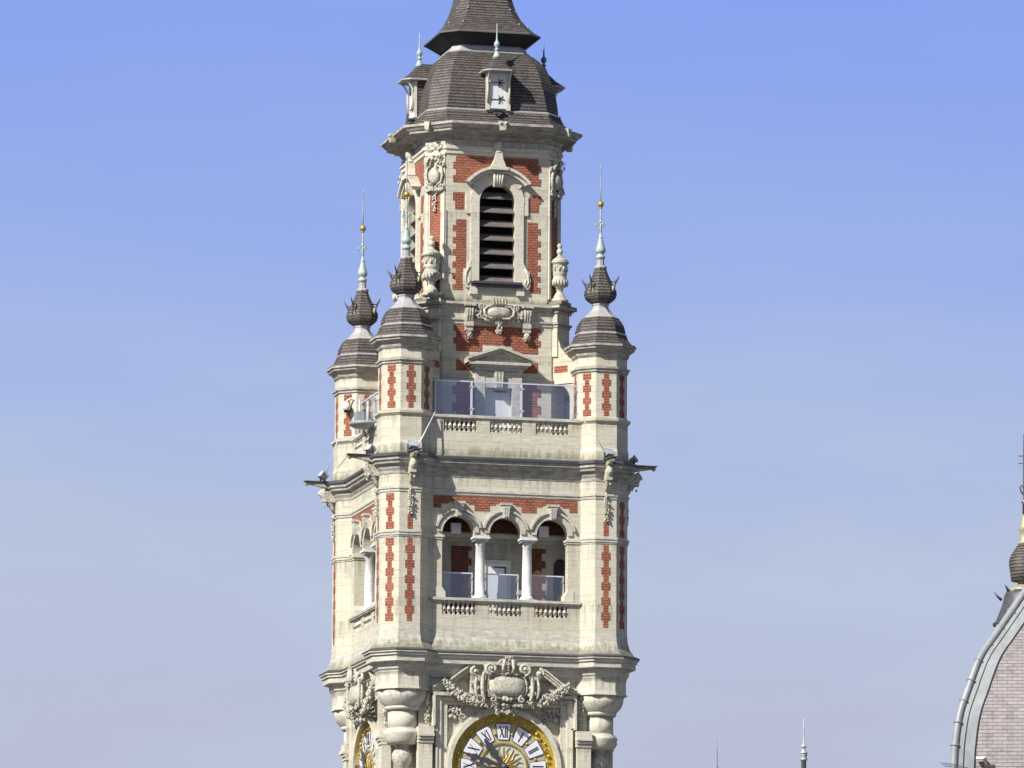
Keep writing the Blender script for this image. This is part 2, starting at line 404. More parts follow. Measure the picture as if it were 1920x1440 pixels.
# ---- plain shaft below the clock
m_ = MB(); m_.box(-3.45, 3.45, -3.45, 3.45, 0, 24.0); m_.build('shaft_wall', 'stone', T)
m_ = MB(); m_.box(-3.45, 3.45, -3.45, 3.45, 24.0, 29.6); m_.build('clock_stage_wall', 'stone', T)
sqp = [(3.45, -3.45), (3.45, 3.45), (-3.45, 3.45), (-3.45, -3.45)]
m_ = MB(); m_.sweep(sqp, [(0, 24.3), (.25, 24.25), (.3, 24.0), (.1, 23.8), (0, 23.6)]); m_.build('string_course', 'trim', T); m_ = MB(); m_.sweep(sqp, [(0, 12.3), (.25, 12.25), (.3, 12.0), (.1, 11.8), (0, 11.6)]); m_.build('string_course', 'trim', T)

# ---- big bracket cornice below the loggia
m_ = MB(); m_.sweep(BP, [(0, 31.1), (.03, 30.8), (.10, 30.55), (.24, 30.36), (.36, 30.27), (.41, 30.24), (.41, 30.17), (.35, 30.16), (.35, 30.07), (.29, 30.06), (.29, 29.86), (.20, 29.84),
    (.08, 29.80), (.06, 29.62), (.0, 29.55), (-.03, 29.40), (-.55, 29.32)])
m_.build('cornice', 'ledge', T)
m_ = MB(); m_.add([(x, y, 29.5) for x, y in BP], [tuple(range(len(BP)))[::-1]]); m_.add([(x, y, 31.1) for x, y in BP], [tuple(range(len(BP)))]); m_.build('loggia_floor', 'trim', T)

# ---- corner pendants (round brackets under the turrets)
pend = None
for i, (sx, sy) in enumerate(((-1, -1), (1, -1), (-1, 1), (1, 1))):
    if pend is None:
        pend = empty('corner_pendant', (sx*H, sy*H, 0), 0, T)
        a = MB(); a.oct([(.93, 29.5), (.90, 29.48), (.90, 29.0), (.94, 28.98), (.94, 28.92), (.88, 28.9)][::-1]); a.build('octagon_block', 'trim', pend)
        a = MB(); a.lathe([(.62, 28.33), (.66, 28.38), (.78, 28.5), (.86, 28.68), (.89, 28.9)], 24)
        a.lathe([(.5, 28.1), (.52, 28.2), (.60, 28.22), (.63, 28.28), (.63, 28.34), (.5, 28.4)], 24)
        a.lathe([(.52, 27.5), (.52, 28.2)], 24); a.lathe([(.36, 27.0), (.52, 27.03), (.56, 27.12), (.62, 27.2), (.63, 27.3), (.67, 27.38), (.67, 27.46), (.55, 27.55), (.52, 27.6)], 24)
        a.build('bowl', 'trim', pend)
        a = MB(); rg = []
        for r, z in ((.05, 25.95), (.12, 26.0), (.16, 26.15), (.24, 26.3), (.33, 26.5), (.33, 26.68), (.25, 26.84), (.2, 26.9), (.24, 26.95), (.3, 27.02)):
            rg.append([(r*(1+.1*(k % 2 if r > .14 else 0))*math.cos(k*math.pi/14), r*(1+.1*(k % 2 if r > .14 else 0))*math.sin(k*math.pi/14), z) for k in range(28)])
        a.rings(rg, True); a.build('gadroon_drop', 'carved', pend)
    else: copy_tree(pend, T, loc=(sx*H, sy*H, 0))

# ---- clock stage face, one per side
def shield(mb, cx, z, a, b, y, dep, p=3.2, nr=7, na=36):
    rg = []
    for j in range(nr+1):
        t = (1-j/nr)*.999+.001; ring = []
        for i in range(na):
            th = 2*math.pi*i/na; c, s_ = math.cos(th), math.sin(th); k = (abs(c)**p+abs(s_)**p)**(-1/p)
            ring.append((cx+a*t*k*c, y-dep*math.sqrt(max(0, 1-t**2.6)), z+b*t*k*s_))
        rg.append(ring)
    return mb.rings(rg, True, False, True, False)
def cartouche(mb, cx, z, w, h, y, seed=1):
    shield(mb, cx, z, w*.5, h*.36, y, .17)
    n = 40; P = []
    for i in range(n+1):
        th = 2*math.pi*i/n; c, s_ = math.cos(th), math.sin(th); k = (abs(c)**3+abs(s_)**3)**(-1/3); P.append((cx+w*.545*k*c, y+.02, z+h*.42*k*s_))
    mb.tube(P, .045, 6)
    for s in (-1, 1):
        mb.tube([(cx+s*w*(.60+.10*math.cos(t)), y-.06, z+h*.52*math.sin(t)) for t in [R(-78+k*12) for k in range(14)]], [.04+.035*math.sin(math.pi*k/13) for k in range(14)], 7)
        mb.tube([(cx+s*w*(.78+.10*math.cos(t)), y, z+h*.40*math.sin(t)-.04) for t in [R(-80+k*12) for k in range(13)]], [.03+.03*math.sin(math.pi*k/12) for k in range(13)], 7)
        mb.spiral(cx+s*w*.46, z+h*.58, y-.10, .17*w, .03, 270, s*1.8, .06*w, .03*w, 26); mb.ball((cx+s*w*.46, y-.18, z+h*.58), .035*w, 8, 5)
        mb.spiral(cx+s*w*.90, z+h*.47, y-.02, .13*w, .02, 90, -s*1.3, .05*w, .03*w); mb.ball((cx+s*w*.90, y-.08, z+h*.47), .05*w, 8, 5)
        mb.spiral(cx+s*w*.40, z-h*.46, y-.06, .10*w, .02, 90, s*1.2, .05, .03)
        mb.spiral(cx+s*w*.17, z+h*.78, y-.05, .11*w, .02, 200 if s > 0 else -20, -s*1.3, .05, .03)
        mb.tube([(cx+s*w*.12, y-.12, z+h*.42), (cx+s*w*.15, y-.20, z+h*.6), (cx+s*w*.11, y-.20, z+h*.92)], [.05, .06, .05], 7); mb.ball((cx+s*w*.62, y-.04, z+h*.68), .05*w, 8, 5)
        mb.leafs((cx+s*w*.66, y+.02, z-h*.2), (.05*w, .06, h*.2), 8, .05*w, seed+s)
    for i in range(5): mb.ball((cx, y-.17, z+h*(.44+i*.09)), .035, 7, 5)
    mb.leafs((cx, y-.08, z-h*.46), (w*.12, .08, h*.04), 8, .055*w, seed+5)
    mb.leafs((cx, y-.16, z+h*.98), (w*.12, .08, h*.06), 10, .045*w, seed+7)
def festoon(mb, pts, y, r, seed, per=5):
    rd = random.Random(seed); n_ = len(pts)
    mb.tube([(p[0], y+.02, p[1]) for p in pts], [r*(.35+.6*math.sin(math.pi*(.1+.75*i/(n_-1)))) for i in range(n_)], 8)
    for i in range(len(pts)-1):
        for k in range(per):
            t = (k+.5)/per; x = pts[i][0]+(pts[i+1][0]-pts[i][0])*t; z = pts[i][1]+(pts[i+1][1]-pts[i][1])*t
            tt = (i+t)/(len(pts)-1); rr = r*(.6+.8*math.sin(math.pi*min(1, .15+tt*.8)))
            for q_ in range(5):
                a = rd.uniform(-1.3, 1.3); r_ = rr*rd.uniform(.22, .42); lf = rd.random() < .55
                mb.ball((x+rd.uniform(-1, 1)*rr*.5, y-rd.uniform(0, 1)*rr*.8, z+rd.uniform(-1, 1)*rr*.95), (r_*(.55 if lf else 1), r_*.8, r_*(1.9 if lf else 1)), 6, 4, Matrix.Rotation(a, 3, 'Y'))
def drop(mb, cx, z0, z1, y, w, seed):
    rd = random.Random(seed); n = int((z1-z0)/.055)
    for k in range(n):
        t = k/n; z = z1-(z1-z0)*t; ww = w*(.5+.6*math.sin(math.pi*(.1+.85*t)))
        for q_ in range(3):
            rr = w*rd.uniform(.28, .5)
            mb.ball((cx+rd.uniform(-1, 1)*ww*.7, y-rd.uniform(0, 1)*ww*.5, z+rd.uniform(-.03, .03)), (rr*.8, rr*.7, rr), 6, 4)

def numeral(mb, x, txt):
    # strokes of a roman numeral centred on x, height 1 unit
    w = {'I': .16, 'V': .44, 'X': .44}; tot = sum(w[c] for c in txt); cx = -tot/2
    for c in txt:
        a = cx; b = cx+w[c]
        if c == 'I': mb.append([((a+b)/2, -.5), ((a+b)/2, .5), .07])
        if c == 'V': mb.append([(a+.06, .5), ((a+b)/2, -.5), .085]); mb.append([(b-.06, .5), ((a+b)/2, -.5), .035])
        if c == 'X': mb.append([(a+.05, .5), (b-.05, -.5), .085]); mb.append([(b-.05, .5), (a+.05, -.5), .035])
        cx = b
def bar(mb, p, q, w, y0, y1):
    d = Vector((q[0]-p[0], q[1]-p[1])); n = Vector((-d.y, d.x)).normalized()*w
    mb.xz([(p[0]-n.x, p[1]-n.y), (q[0]-n.x, q[1]-n.y), (q[0]+n.x, q[1]+n.y), (p[0]+n.x, p[1]+n.y)][::-1], y0, y1)
CZ = 26.29
def clock_side(k):
    Y = -3.86
    f = MB(); f.box(-3.05, 3.05, Y, -3.4, 24.3, 29.5); f.build('clock_panel', 'stone', T, k); f = MB()
    # eared frame
    for s in (-1, 1):
        x = lambda a, b: (min(s*a, s*b), max(s*a, s*b))
        f.box(*x(2.05, 2.28), Y-.16, Y, 24.6, 28.55); f.box(*x(2.28, 2.52), Y-.24, Y, 27.72, 28.72); f.box(*x(2.28, 2.42), Y-.24, Y, 24.6, 27.72)
        f.box(*x(2.52, 2.60), Y-.36, Y, 27.66, 28.86); f.box(*x(2.42, 2.48), Y-.28, Y, 24.6, 27.66)
        f.box(*x(2.62, 3.12), Y-.34, Y, 24.3, 27.06)
        for q_, (o, a, b) in enumerate(((.38, 27.06, 27.16), (.44, 27.18, 27.26), (.50, 27.28, 27.36), (.42, 27.36, 27.62))): f.box(*x(2.60-o*.05, 3.14), Y-o, Y, a, b)
        # raking scroll of the broken pediment
        pts = [(s*2.62, 29.02), (s*2.3, 29.12), (s*2.05, 29.24), (s*1.8, 29.42), (s*1.55, 29.62), (s*1.3, 29.78)]
        for i in range(len(pts)-1):
            a, b = pts[i], pts[i+1]
            for o, t0, t1 in ((.42, .0, .07), (.34, -.09, -.01), (.28, -.2, -.1)):
                q4 = [(a[0], a[1]+t0), (b[0], b[1]+t0), (b[0], b[1]+t1), (a[0], a[1]+t1)]
                f.xz(q4 if s < 0 else q4[::-1], Y-o, Y)
    f.box(-2.52, 2.52, Y-.22, Y, 28.56, 28.72); f.box(-2.6, 2.6, Y-.355, Y, 28.74, 28.86); f.box(-2.05, 2.05, Y-.14, Y, 28.44, 28.55)
    f.arc(0, CZ, 1.90, 2.06, 0, 360, Y-.28, Y, 64); f.arc(0, CZ, 2.06, 2.13, 0, 360, Y-.2, Y, 64)
    f.build('clock_surround', 'trim', T, k)
    for s in (-1, 1):
        o = MB()
        for i in range(4): o.spiral(s*(1.95-.16*i), 28.38-.12*i, Y-.08, .14, .03, 90*i, s*1.2, .04, .025)
        o.leafs((s*1.88, Y-.04, 28.2), (.15, .05, .25), 16, .07, 3+s); o.leafs((s*1.6, Y-.04, 28.4), (.25, .05, .1), 14, .06, 13+s)
        o.build('spandrel_carving', 'carved', T, k); o = MB()
        drop(o, s*2.78, 27.75, 28.78, Y-.12, .13, 31+s); o.build('fruit_drop', 'carved', T, k)
    c = MB(); cartouche(c, 0, 29.10, 1.30, 1.02, Y-.62, 5)
    c.box(-.6, .6, Y-.6, Y, 28.8, 29.5)
    for s in (-1, 1):
        c.leafs((s*1.12, Y-.36, 29.05), (.16, .06, .22), 14, .08, 60+s); c.box(min(s*.7, s*1.25), max(s*.7, s*1.25), Y-.36, Y, 28.85, 29.5)
    c.leafs((0, Y-.5, 28.3), (.16, .1, .14), 18, .07, 77)
    for s in (-1, 1): c.spiral(s*.25, 28.22, Y-.46, .13, .02, 270, s*1.2, .05, .03)
    c.build('cartouche', 'carved', T, k)
    for s in (-1, 1):
        fs = MB(); festoon(fs, [(s*2.25, 29.22), (s*2.02, 28.98), (s*1.74, 28.78), (s*1.4, 28.62), (s*1.05, 28.53), (s*.7, 28.47), (s*.25, 28.46)], Y-.46, .125, 40+s, 8)
        fs.build('garland', 'carved', T, k)
    # the clock
    E_ = empty('clock', (0, 0, 0), k, T)
    y0 = Y-.06
    a = MB(); a.arc(0, CZ, 1.52, 1.91, 0, 360, y0-.04, y0, 64); a.build('gilded_band', 'gold_leaf', E_)
    a = MB(); a.arc(0, CZ, .86, 1.53, 0, 360, y0-.025, y0, 64); a.build('chapter_ring', 'sand', E_)
    a = MB(); a.arc(0, CZ, .01, .86, 0, 360, y0-.02, y0, 48); a.build('centre_disc', 'mint', E_)
    a = MB(); a.arc(0, CZ, .82, .88, 0, 360, y0-.07, y0, 64)
    for i in range(24):
        t = R(i*15); pts = []
        for j in range(9):
            r = .12+.62*j/8; w = (.05*math.sin(j*1.3) if i % 2 else 0.)
            pts.append((math.cos(t)*r-math.sin(t)*w, y0-.04, CZ+math.sin(t)*r+math.cos(t)*w))
        a.tube(pts, [.035-.003*j for j in range(9)], 5)
    a.build('sun_rays', 'gold', E_)
    for i in range(12):
        t = R(i*30+15)
        for rr, br in ((1.20, .05), (1.70, .07)):
            a = MB(); a.ball((rr*math.cos(t), y0-.06, CZ+rr*math.sin(t)), br, 8, 5); a.build('gold_knob', 'gold', E_)
        t = R(i*30); a = MB(); a.ball((1.73*math.cos(t), y0-.06, CZ+1.73*math.sin(t)), .045, 8, 5)
        for d in (-8, 8): a.spiral(1.66*math.cos(t+R(d)), CZ+1.66*math.sin(t+R(d)), y0-.06, .07, .02, i*30, 1.2 if d < 0 else -1.2, .02, .012, 10)
        a.tube([(1.60*math.cos(t+R(d)), y0-.05, CZ+1.60*math.sin(t+R(d))) for d in (-13, -7, 0, 7, 13)], .02, 5)
        a.build('gold_scroll', 'gold', E_)
    a = MB()
    for i in range(12):
        t = R(i*30); c_, s_ = math.cos(t), math.sin(t)
        q6 = [(-.30, .30), (-.27, .33), (0, .36), (.27, .33), (.30, .30), (.21, -.28), (.19, -.30), (-.19, -.30), (-.21, -.28)]
        P2 = [(1.56*0+(1.25+z+.02)*s_*0, 0) for x, z in q6]
        rad = 1.25
        P2 = [(x*c_+(rad+z*.95)*s_, CZ-x*s_+(rad+z*.95)*c_) for x, z in q6]
        a.xz(P2[::-1] if False else P2[::-1], y0-.045, y0)
    a.build('plate_rim', 'iron', E_)
    for i, txt in enumerate(('XII', 'I', 'II', 'III', 'IIII', 'V', 'VI', 'VII', 'VIII', 'IX', 'X', 'XI')):
        t = R(i*30); c_, s_ = math.cos(t), math.sin(t); rad = 1.25
        tf = lambda x, z: (x*c_+(rad+z)*s_, CZ-x*s_+(rad+z)*c_)
        q6 = [(-.27, .25), (-.25, .28), (.25, .28), (.27, .25), (.185, -.25), (.17, -.27), (-.17, -.27), (-.185, -.25)]
        pl = MB(); pl.xz([tf(*p) for p in q6][::-1], y0-.065, y0-.04); P_ = pl.build('numeral_plate', 'enamel', E_)
        st = []; numeral(st, 0, txt); nm = MB()
        tw = sum({'I': .16, 'V': .44, 'X': .44}[c] for c in txt); kx = .40*min(1, .95/max(tw, .4)) if tw > .9 else .42
        for p, q, w in st: bar(nm, tf(p[0]*kx, p[1]*.40), tf(q[0]*kx, q[1]*.40), w*.42*.62, y0-.075, y0-.064)
        nb = nm.build('numeral', 'black', P_); 
    def hand(name, deg, L_, w, yy):
        h = MB(); t = R(deg); c_, s_ = math.cos(t), math.sin(t); tf = lambda x, z: (x*c_+z*s_, CZ-x*s_+z*c_)
        pr = [(0, -.5), (w*.9, -.42), (w*.5, -.2), (w*.8, 0), (w*.7, .3*L_), (w*1.1, .5*L_), (w*.6, .62*L_), (w*1.5, .72*L_), (w*.7, .84*L_), (w*.8, .9*L_), (0, L_)]
        poly = pr+[(-x, z) for x, z in pr[1:-1]][::-1]
        h.xz([tf(*p) for p in poly], yy-.03, yy); h.ball((0, yy-.03, CZ), .13, 10, 6); h.build(name, 'hand', E_)
    hand('hour_hand', -36, 1.22, .10, y0-.14); hand('minute_hand', -73, 1.52, .085, y0-.2)
for k in (0, -90, 90): clock_side(k)

# ---- loggia stage
def stage_side(k):
    # wall plate with three arches
    w = MB(); y0, y1 = -WF, -WF+.4
    w.box(-EX-.1, EX+.1, y0+.0, y1, 31.1, 31.60)
    for a, b in ((-EX-.1, -2.27), (-1.08, -.59), (.59, 1.08), (2.27, EX+.1)): w.box(a, b, y0, y1-.12, 31.60, 32.09)
    for a, b in ((-EX-.1, -2.29), (2.29, EX+.1)): w.box(a, b, y0, y1, 32.09, 34.42)
    for cx, a, b in ((-1.71, -EX-.1, -.855), (0, -.855, .855), (1.71, .855, EX+.1)):
        w.archplate(a, b, 36.55, cx, .575, 34.56, y0, y1)
        w.box(a, cx-.575, y0, y1, 34.42, 34.56); w.box(cx+.575, b, y0, y1, 34.42, 34.56)
    w.build('loggia_wall', 'stone', T, k)
    # brick frieze
    b = PB(-WF)
    b.box(-2.62, 2.62, -.012, .03, 35.62, 35.84); b.new = lambda n_=b.L[0]: n_
    for a, c, lo in ((-2.62, -2.33, 35.40), (-1.13, -.58, 35.34), (.58, 1.13, 35.34), (2.33, 2.62, 35.40)):
        b.box(a, c, -.012, .03, lo, 35.62)
    for cx in (-1.71, 0, 1.71):
        for s in (-1, 1): b.box(min(cx+s*.36, cx+s*.62), max(cx+s*.36, cx+s*.62), -.011, .03, 35.55, 35.62)
    b.build('brickwork', 'brick', T, k)
    # archivolts, keystones
    for cx in (-1.71, 0, 1.71):
        a = MB(); a.arc(cx, 34.56, .575, .74, 0, 180, y0-.05, y0+.02, 20); a.arc(cx, 34.56, .74, .77, 0, 180, y0-.02, y0+.02, 20); a.arc(cx, 34.56, .77, .845, 12, 168, y0-.11, y0+.02, 20)
        a.xz([(cx-.10, 35.1), (cx+.10, 35.1), (cx+.17, 35.56), (cx-.17, 35.56)], y0-.19, y0)
        a.box(cx-.21, cx+.21, y0-.22, y0, 35.56, 35.64)
        for i in (-1, 0, 1): a.xz([(cx+i*.06-.02, 35.14), (cx+i*.06+.02, 35.14), (cx+i*.09+.03, 35.5), (cx+i*.09-.03, 35.5)], y0-.215, y0-.18)
        a.build('archivolt', 'ledge', T, k)
    # impost blocks and columns
    for s in (-1, 1):
        c = MB(); X = s*.855
        c.box(X-.30, X+.30, -WF-.05, -WF+.5, 34.36, 34.43); c.box(X-.25, X+.25, -WF-.0, -WF+.46, 34.29, 34.36)
        c.lathe([(.22, 32.22), (.25, 32.24), (.26, 32.30), (.22, 32.36), (.175, 32.40), (.178, 32.9), (.17, 33.4), (.155, 34.12), (.17, 34.14), (.18, 34.17), (.155, 34.2), (.17, 34.22), (.21, 34.29)], 24, (X, -WF+.24))
        c.box(X-.29, X+.29, -WF-.03, -WF+.5, 32.21, 32.25)
        c.build('column', 'column', T, k)
    for s in (-1, 1):
        p = MB(); a, b_ = sorted((s*2.22, s*(EX+.05))); p.box(a, b_, -WF-.06, -WF+.5, 34.36, 34.43); a, b_ = sorted((s*2.26, s*(EX+.02))); p.box(a, b_, -WF-.03, -WF+.5, 34.28, 34.36); p.build('impost', 'trim', T, k); p = MB()
        p.xz([(s*2.29, 32.6), (s*2.16, 32.42), (s*2.16, 32.22), (s*2.5, 32.22), (s*2.5, 32.6)][::(1 if s > 0 else -1)][::-1], -WF-.02, -WF+.48); p.build('jamb_base', 'trim', T, k)
    balustrade(k, 32.13, 31.60, 32.09, -WF-.10, 2.75, -WF)
BAL = {}
def balustrade(k, zr, zb, zt, yf, hw, yw):
    E_ = empty('balustrade', (0, 0, 0), k, T)
    r = MB(); r.box(-hw, hw, yf, yw+.42, zr, zr+.09); r.box(-hw+.04, hw-.04, yf+.03, yw+.4, zr-.05, zr); r.build('rail', 'ledge', E_)
    ir = MB(); yy = yw+.06
    for a, b in ((-2.27, -1.08), (-.59, .59), (1.08, 2.27)):
        ir.box(a, b, yy-.09, yy-.07, zb+.19, zb+.215)
    ir.build('safety_bar', 'iron', E_)
    if (zt-zb) not in BAL:
        b = MB(); h = zt-zb
        b.box(-.072, .072, -.07, .07, 0, .04); b.box(-.072, .072, -.07, .07, h-.05, h)
        b.lathe([(.05, .04), (.06, .07), (.045, .09), (.07, .17*h/.48), (.074, .22*h/.48), (.055, .30*h/.48), (.04, .36*h/.48), (.05, .385*h/.48), (.06, h-.05)], 8)
        BAL[zt-zb] = b.build('baluster', 'trim', E_); first = BAL[zt-zb]; used = False
    else: first = BAL[zt-zb]; used = True
    for a, b_ in ((-2.27, -1.08), (-.59, .59), (1.08, 2.27)):
        for i in range(7):
            if k not in (0, -90): continue
            if used: o = first.copy(); COL.objects.link(o); o.parent = E_
            else: o = first; used = True
            o.location = (a+(b_-a)*(i+.5)/7, yw+.07, zb)
for k in (0, -90, 90, 180): stage_side(k)
# core seen through the arches
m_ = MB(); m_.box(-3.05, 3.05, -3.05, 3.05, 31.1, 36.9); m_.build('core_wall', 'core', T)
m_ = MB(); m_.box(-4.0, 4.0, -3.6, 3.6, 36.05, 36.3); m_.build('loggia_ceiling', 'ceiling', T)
for k in (0, -90):
    E_ = empty('door', (0, 0, 0), k, T); yc = -3.05
    d = MB(); d.box(-.47, .33, yc-.05, yc, 31.2, 33.62); d.build('door_leaf', 'white', E_)
    d = MB(); d.box(-.57, -.47, yc-.10, yc, 31.2, 33.73); d.box(.33, .43, yc-.10, yc, 31.2, 33.73); d.box(-.47, .33, yc-.10, yc, 33.62, 33.73); d.build('door_frame', 'trim', E_)
    d = MB(); d.box(-.18, .26, yc-.09, yc-.05, 33.46, 33.50); d.box(.22, .26, yc-.09, yc-.05, 33.2, 33.5); d.build('door_closer', 'black', E_)
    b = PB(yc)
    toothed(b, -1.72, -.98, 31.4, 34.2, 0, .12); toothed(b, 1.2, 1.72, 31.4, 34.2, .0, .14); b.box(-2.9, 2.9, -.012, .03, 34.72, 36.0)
    b.build('brickwork', 'shade_brick', T, k)
    b = MB(); b.box(-3.0, 3.0, yc-.06, yc+.02, 34.52, 34.66); b.build('band_moulding', 'trim', T, k)
    n = MB(); n.box(2.02, 2.5, yc-.03, yc+.02, 31.2, 33.62); n.arc(2.26, 33.62, .0, .24, 0, 180, yc-.03, yc+.02, 10); n.build('doorway_shade', 'dark', T, k)  # flat near-black panel painting the shade inside an arched doorway

# ---- mouldings round the whole body, and the gargoyle cornice
def band(zlist, name='band_moulding', mat='ledge'):
    b = MB(); b.sweep(BP, zlist); return b.build(name, mat, T)
band([(0, 36.08), (.07, 36.05), (.07, 35.98), (.04, 35.96), (.03, 35.88), (0, 35.86)])
# impost band interrupted at the arches: laid on the turret facets only
def poly_band(k):
    b = MB()
    pts = [(EX, -WF), (H-SH, -(H+AP)), (H+SH, -(H+AP)), (H+AP, -(H+SH)), (H+AP, -(H-SH)), (WF, -EX)]
    for (o, z0, z1) in ((.07, 34.43, 34.50), (.045, 34.34, 34.43), (.02, 34.28, 34.34)):
        P = []
        for i, p in enumerate(pts):
            a = Vector(pts[i-1]) if i else Vector((EX-1, -WF)); c = Vector(pts[i+1]) if i < 5 else Vector((WF, -EX+1)); q = Vector(p)
            d1 = (q-a).normalized(); d2 = (c-q).normalized(); h = Vector((d1.y, -d1.x))+Vector((d2.y, -d2.x)); h = h/h.length_squared*2
            P.append((q+h*o, q-h*.02))
        for i in range(5):
            a, b_ = P[i], P[i+1]
            b.add([(a[0].x, a[0].y, z0), (b_[0].x, b_[0].y, z0), (b_[0].x, b_[0].y, z1), (a[0].x, a[0].y, z1), (a[1].x, a[1].y, z0), (b_[1].x, b_[1].y, z0), (b_[1].x, b_[1].y, z1), (a[1].x, a[1].y, z1)],
                  [(0, 1, 2, 3), (3, 2, 6, 7), (4, 5, 1, 0)])
    b.build('impost_band', 'ledge', T, k)
for k in SIDES: poly_band(k)
band([(-.06, 37.62), (-.04, 37.4), (.06, 37.27), (.28, 37.20), (.34, 37.18), (.34, 37.12), (.30, 37.10), (.30, 36.98), (.24, 36.95), (.22, 36.86), (.10, 36.82), (.08, 36.70), (.03, 36.62), (.02, 36.52), (0, 36.50)], 'cornice', 'sooty')
band([(.20, 37.245), (.37, 37.195), (.37, 37.11), (.335, 37.10)], 'ledge_flashing', 'dark_lead')
band([(.30, 30.33), (.43, 30.262), (.43, 30.235), (.40, 30.23)], 'ledge_flashing', 'dark_lead')
m_ = MB(); m_.add([(x, y, 37.15) for x, y in BP], [tuple(range(len(BP)))]); m_.build('terrace_floor', 'trim', T)

# ---- corner turrets
TUR = []
def lowturret():
    E_ = empty('corner_turret', (-H, -H, 0), 0, T)
    a = MB(); a.oct([(AP, 30.9), (AP, 36.75), ]); a.build('lower_wall', 'stone', E_)
    a = MB(); a.oct([(AP+.03, 36.9), (AP+.03, 37.6), (AP+.0, 37.72), (AP, 38.6)]); a.oct([(AP, 38.58), (AP+.03, 38.62), (AP+.09, 38.68), (AP+.10, 38.76), (AP+.02, 38.80), (AP-.03, 38.84), (AP-.03, 41.0)]); a.build('upper_wall', 'stone', E_)
    a = MB(); a.oct([(AP-.03, 40.42), (AP+.02, 40.46), (AP+.02, 40.52), (AP+.07, 40.56), (AP+.07, 40.62), (AP-.03, 40.66)])
    a.oct([(AP-.02, 40.98), (AP+.03, 41.05), (AP+.06, 41.16), (AP+.18, 41.24), (AP+.22, 41.27), (AP+.22, 41.33), (AP+.28, 41.36), (AP+.28, 41.43), (AP+.1, 41.50)]); a.build('turret_cornice', 'sooty', E_)
    a = MB(); a.oct([(1.0, 41.45), (1.17, 41.435), (1.18, 41.46), (1.17, 41.485), (1.0, 41.49)]); a.build('gutter', 'dark_lead', E_)
    def panel(ang, apo, z, n, hh, widef):
        b = MB(); b.M = facet(0, 0, apo, ang)
        for j in range(n): hw = .165 if widef(j) else .09; b.box(-hw, hw, -.012, .02, z+j*hh, z+(j+1)*hh)
        b.build('brick_panel', 'brick', E_)
    for i in range(8):
        ang = i*45; diag = i % 2
        panel(ang, AP-.03, 38.87, 7, (40.40-38.87)/7, lambda j: (j % 2 == 0) if diag else (j % 2 == 1))
    for ang in (0, -45, -90):
        diag = ang == -45
        panel(ang, AP, 31.3, 11, (34.24-31.3)/11, lambda j: (j % 2 == 0) if diag else (j % 2 == 1))
        panel(ang, AP, 34.56, 5 if diag else 2, (35.82-34.56)/5, lambda j: diag and j % 2 == 0)
    # roof
    a = MB(); a.oct([(1.08, 41.42), (1.10, 41.47), (1.02, 41.56), (.93, 41.70), (.87, 41.86)]); a.oct([(.845, 41.90), (.835, 42.02), (.79, 42.2), (.71, 42.36), (.62, 42.47)])
    a.oct([(.27, 43.02), (.39, 43.09), (.50, 43.20), (.545, 43.33), (.54, 43.46), (.47, 43.64), (.37, 43.83), (.285, 44.03), (.22, 44.2), (.18, 44.33)]); a.build('roof', 'slate', E_)
    a = MB(); a.oct([(.88, 41.85), (.885, 41.88), (.85, 41.91)]); a.oct([(.62, 42.45), (.635, 42.49), (.54, 42.56), (.42, 42.66), (.33, 42.78), (.28, 42.84), (.27, 42.95), (.30, 42.97), (.29, 43.02), (.26, 43.04)])
    a.oct([(.20, 44.30), (.22, 44.34), (.21, 44.38), (.13, 44.42), (.12, 44.66), (.16, 44.70)])
    a.build('lead_flashing', 'lead', E_)
    for i in range(4):                                              # four gablets with horns
        a = MB(); a.M = Matrix.Rotation(R(45+90*i), 4, 'Z')
        a.add([(-.12, -.52, 43.30), (.12, -.52, 43.30), (0, -.57, 43.64), (0, -.42, 43.66), (-.09, -.46, 43.28), (.09, -.46, 43.28)], [(0, 1, 2), (0, 2, 3, 4), (1, 5, 3, 2), (0, 4, 5, 1)]); a.build('gablet', 'olive', E_)
        a = MB(); a.M = Matrix.Rotation(R(45+90*i), 4, 'Z')
        a.tube([(-.12, -.52, 43.26), (-.05, -.57, 43.50), (0, -.62, 43.72), (0, -.73, 43.90), (0, -.78, 44.02)], [.012, .014, .034, .03, .003], 5); a.tube([(.12, -.52, 43.26), (.05, -.57, 43.50), (0, -.62, 43.72)], .010, 5)
        a.tube([(0, -.42, 43.8), (0, -.6, 43.78), (0, -.68, 43.88)], [.02, .03, .005], 5)
        a.build('horn', 'dark_lead', E_)
    a = MB(); a.lathe([(.12, 44.62), (.165, 44.70), (.17, 44.75), (.12, 44.80), (.10, 44.84), (.15, 44.88), (.19, 44.95), (.17, 45.04), (.12, 45.2), (.085, 45.36), (.07, 45.42), (.085, 45.44), (.06, 45.47), (.035, 45.6), (.03, 46.1), (.035, 46.5), (.03, 46.54)], 12)
    for i in range(4):
        a.M = Matrix.Rotation(R(90*i+13), 4, 'Z')
        a.tube([(.02, 0, 45.62), (.03, 0, 45.8), (.07, 0, 45.93), (.13, 0, 45.96), (.17, 0, 45.9), (.165, 0, 45.83), (.12, 0, 45.82)], [.02, .02, .022, .022, .02, .018, .01], 5)
    a.M = Matrix.Identity(4); a.ball((0, 0, 46.02), .06, 8, 5)
    a.lathe([(.022, 46.7), (.02, 47.4), (.016, 47.98), (.03, 48.0), (.012, 48.05)], 8); a.build('finial', 'copper', E_)
    a = MB(); a.ball((0, 0, 46.65), .115, 12, 8); a.lathe([(.05, 46.5), (.06, 46.54), (.03, 46.58)], 8); a.build('gold_ball', 'gold', E_)
    return E_
t0 = lowturret(); TUR.append(t0)
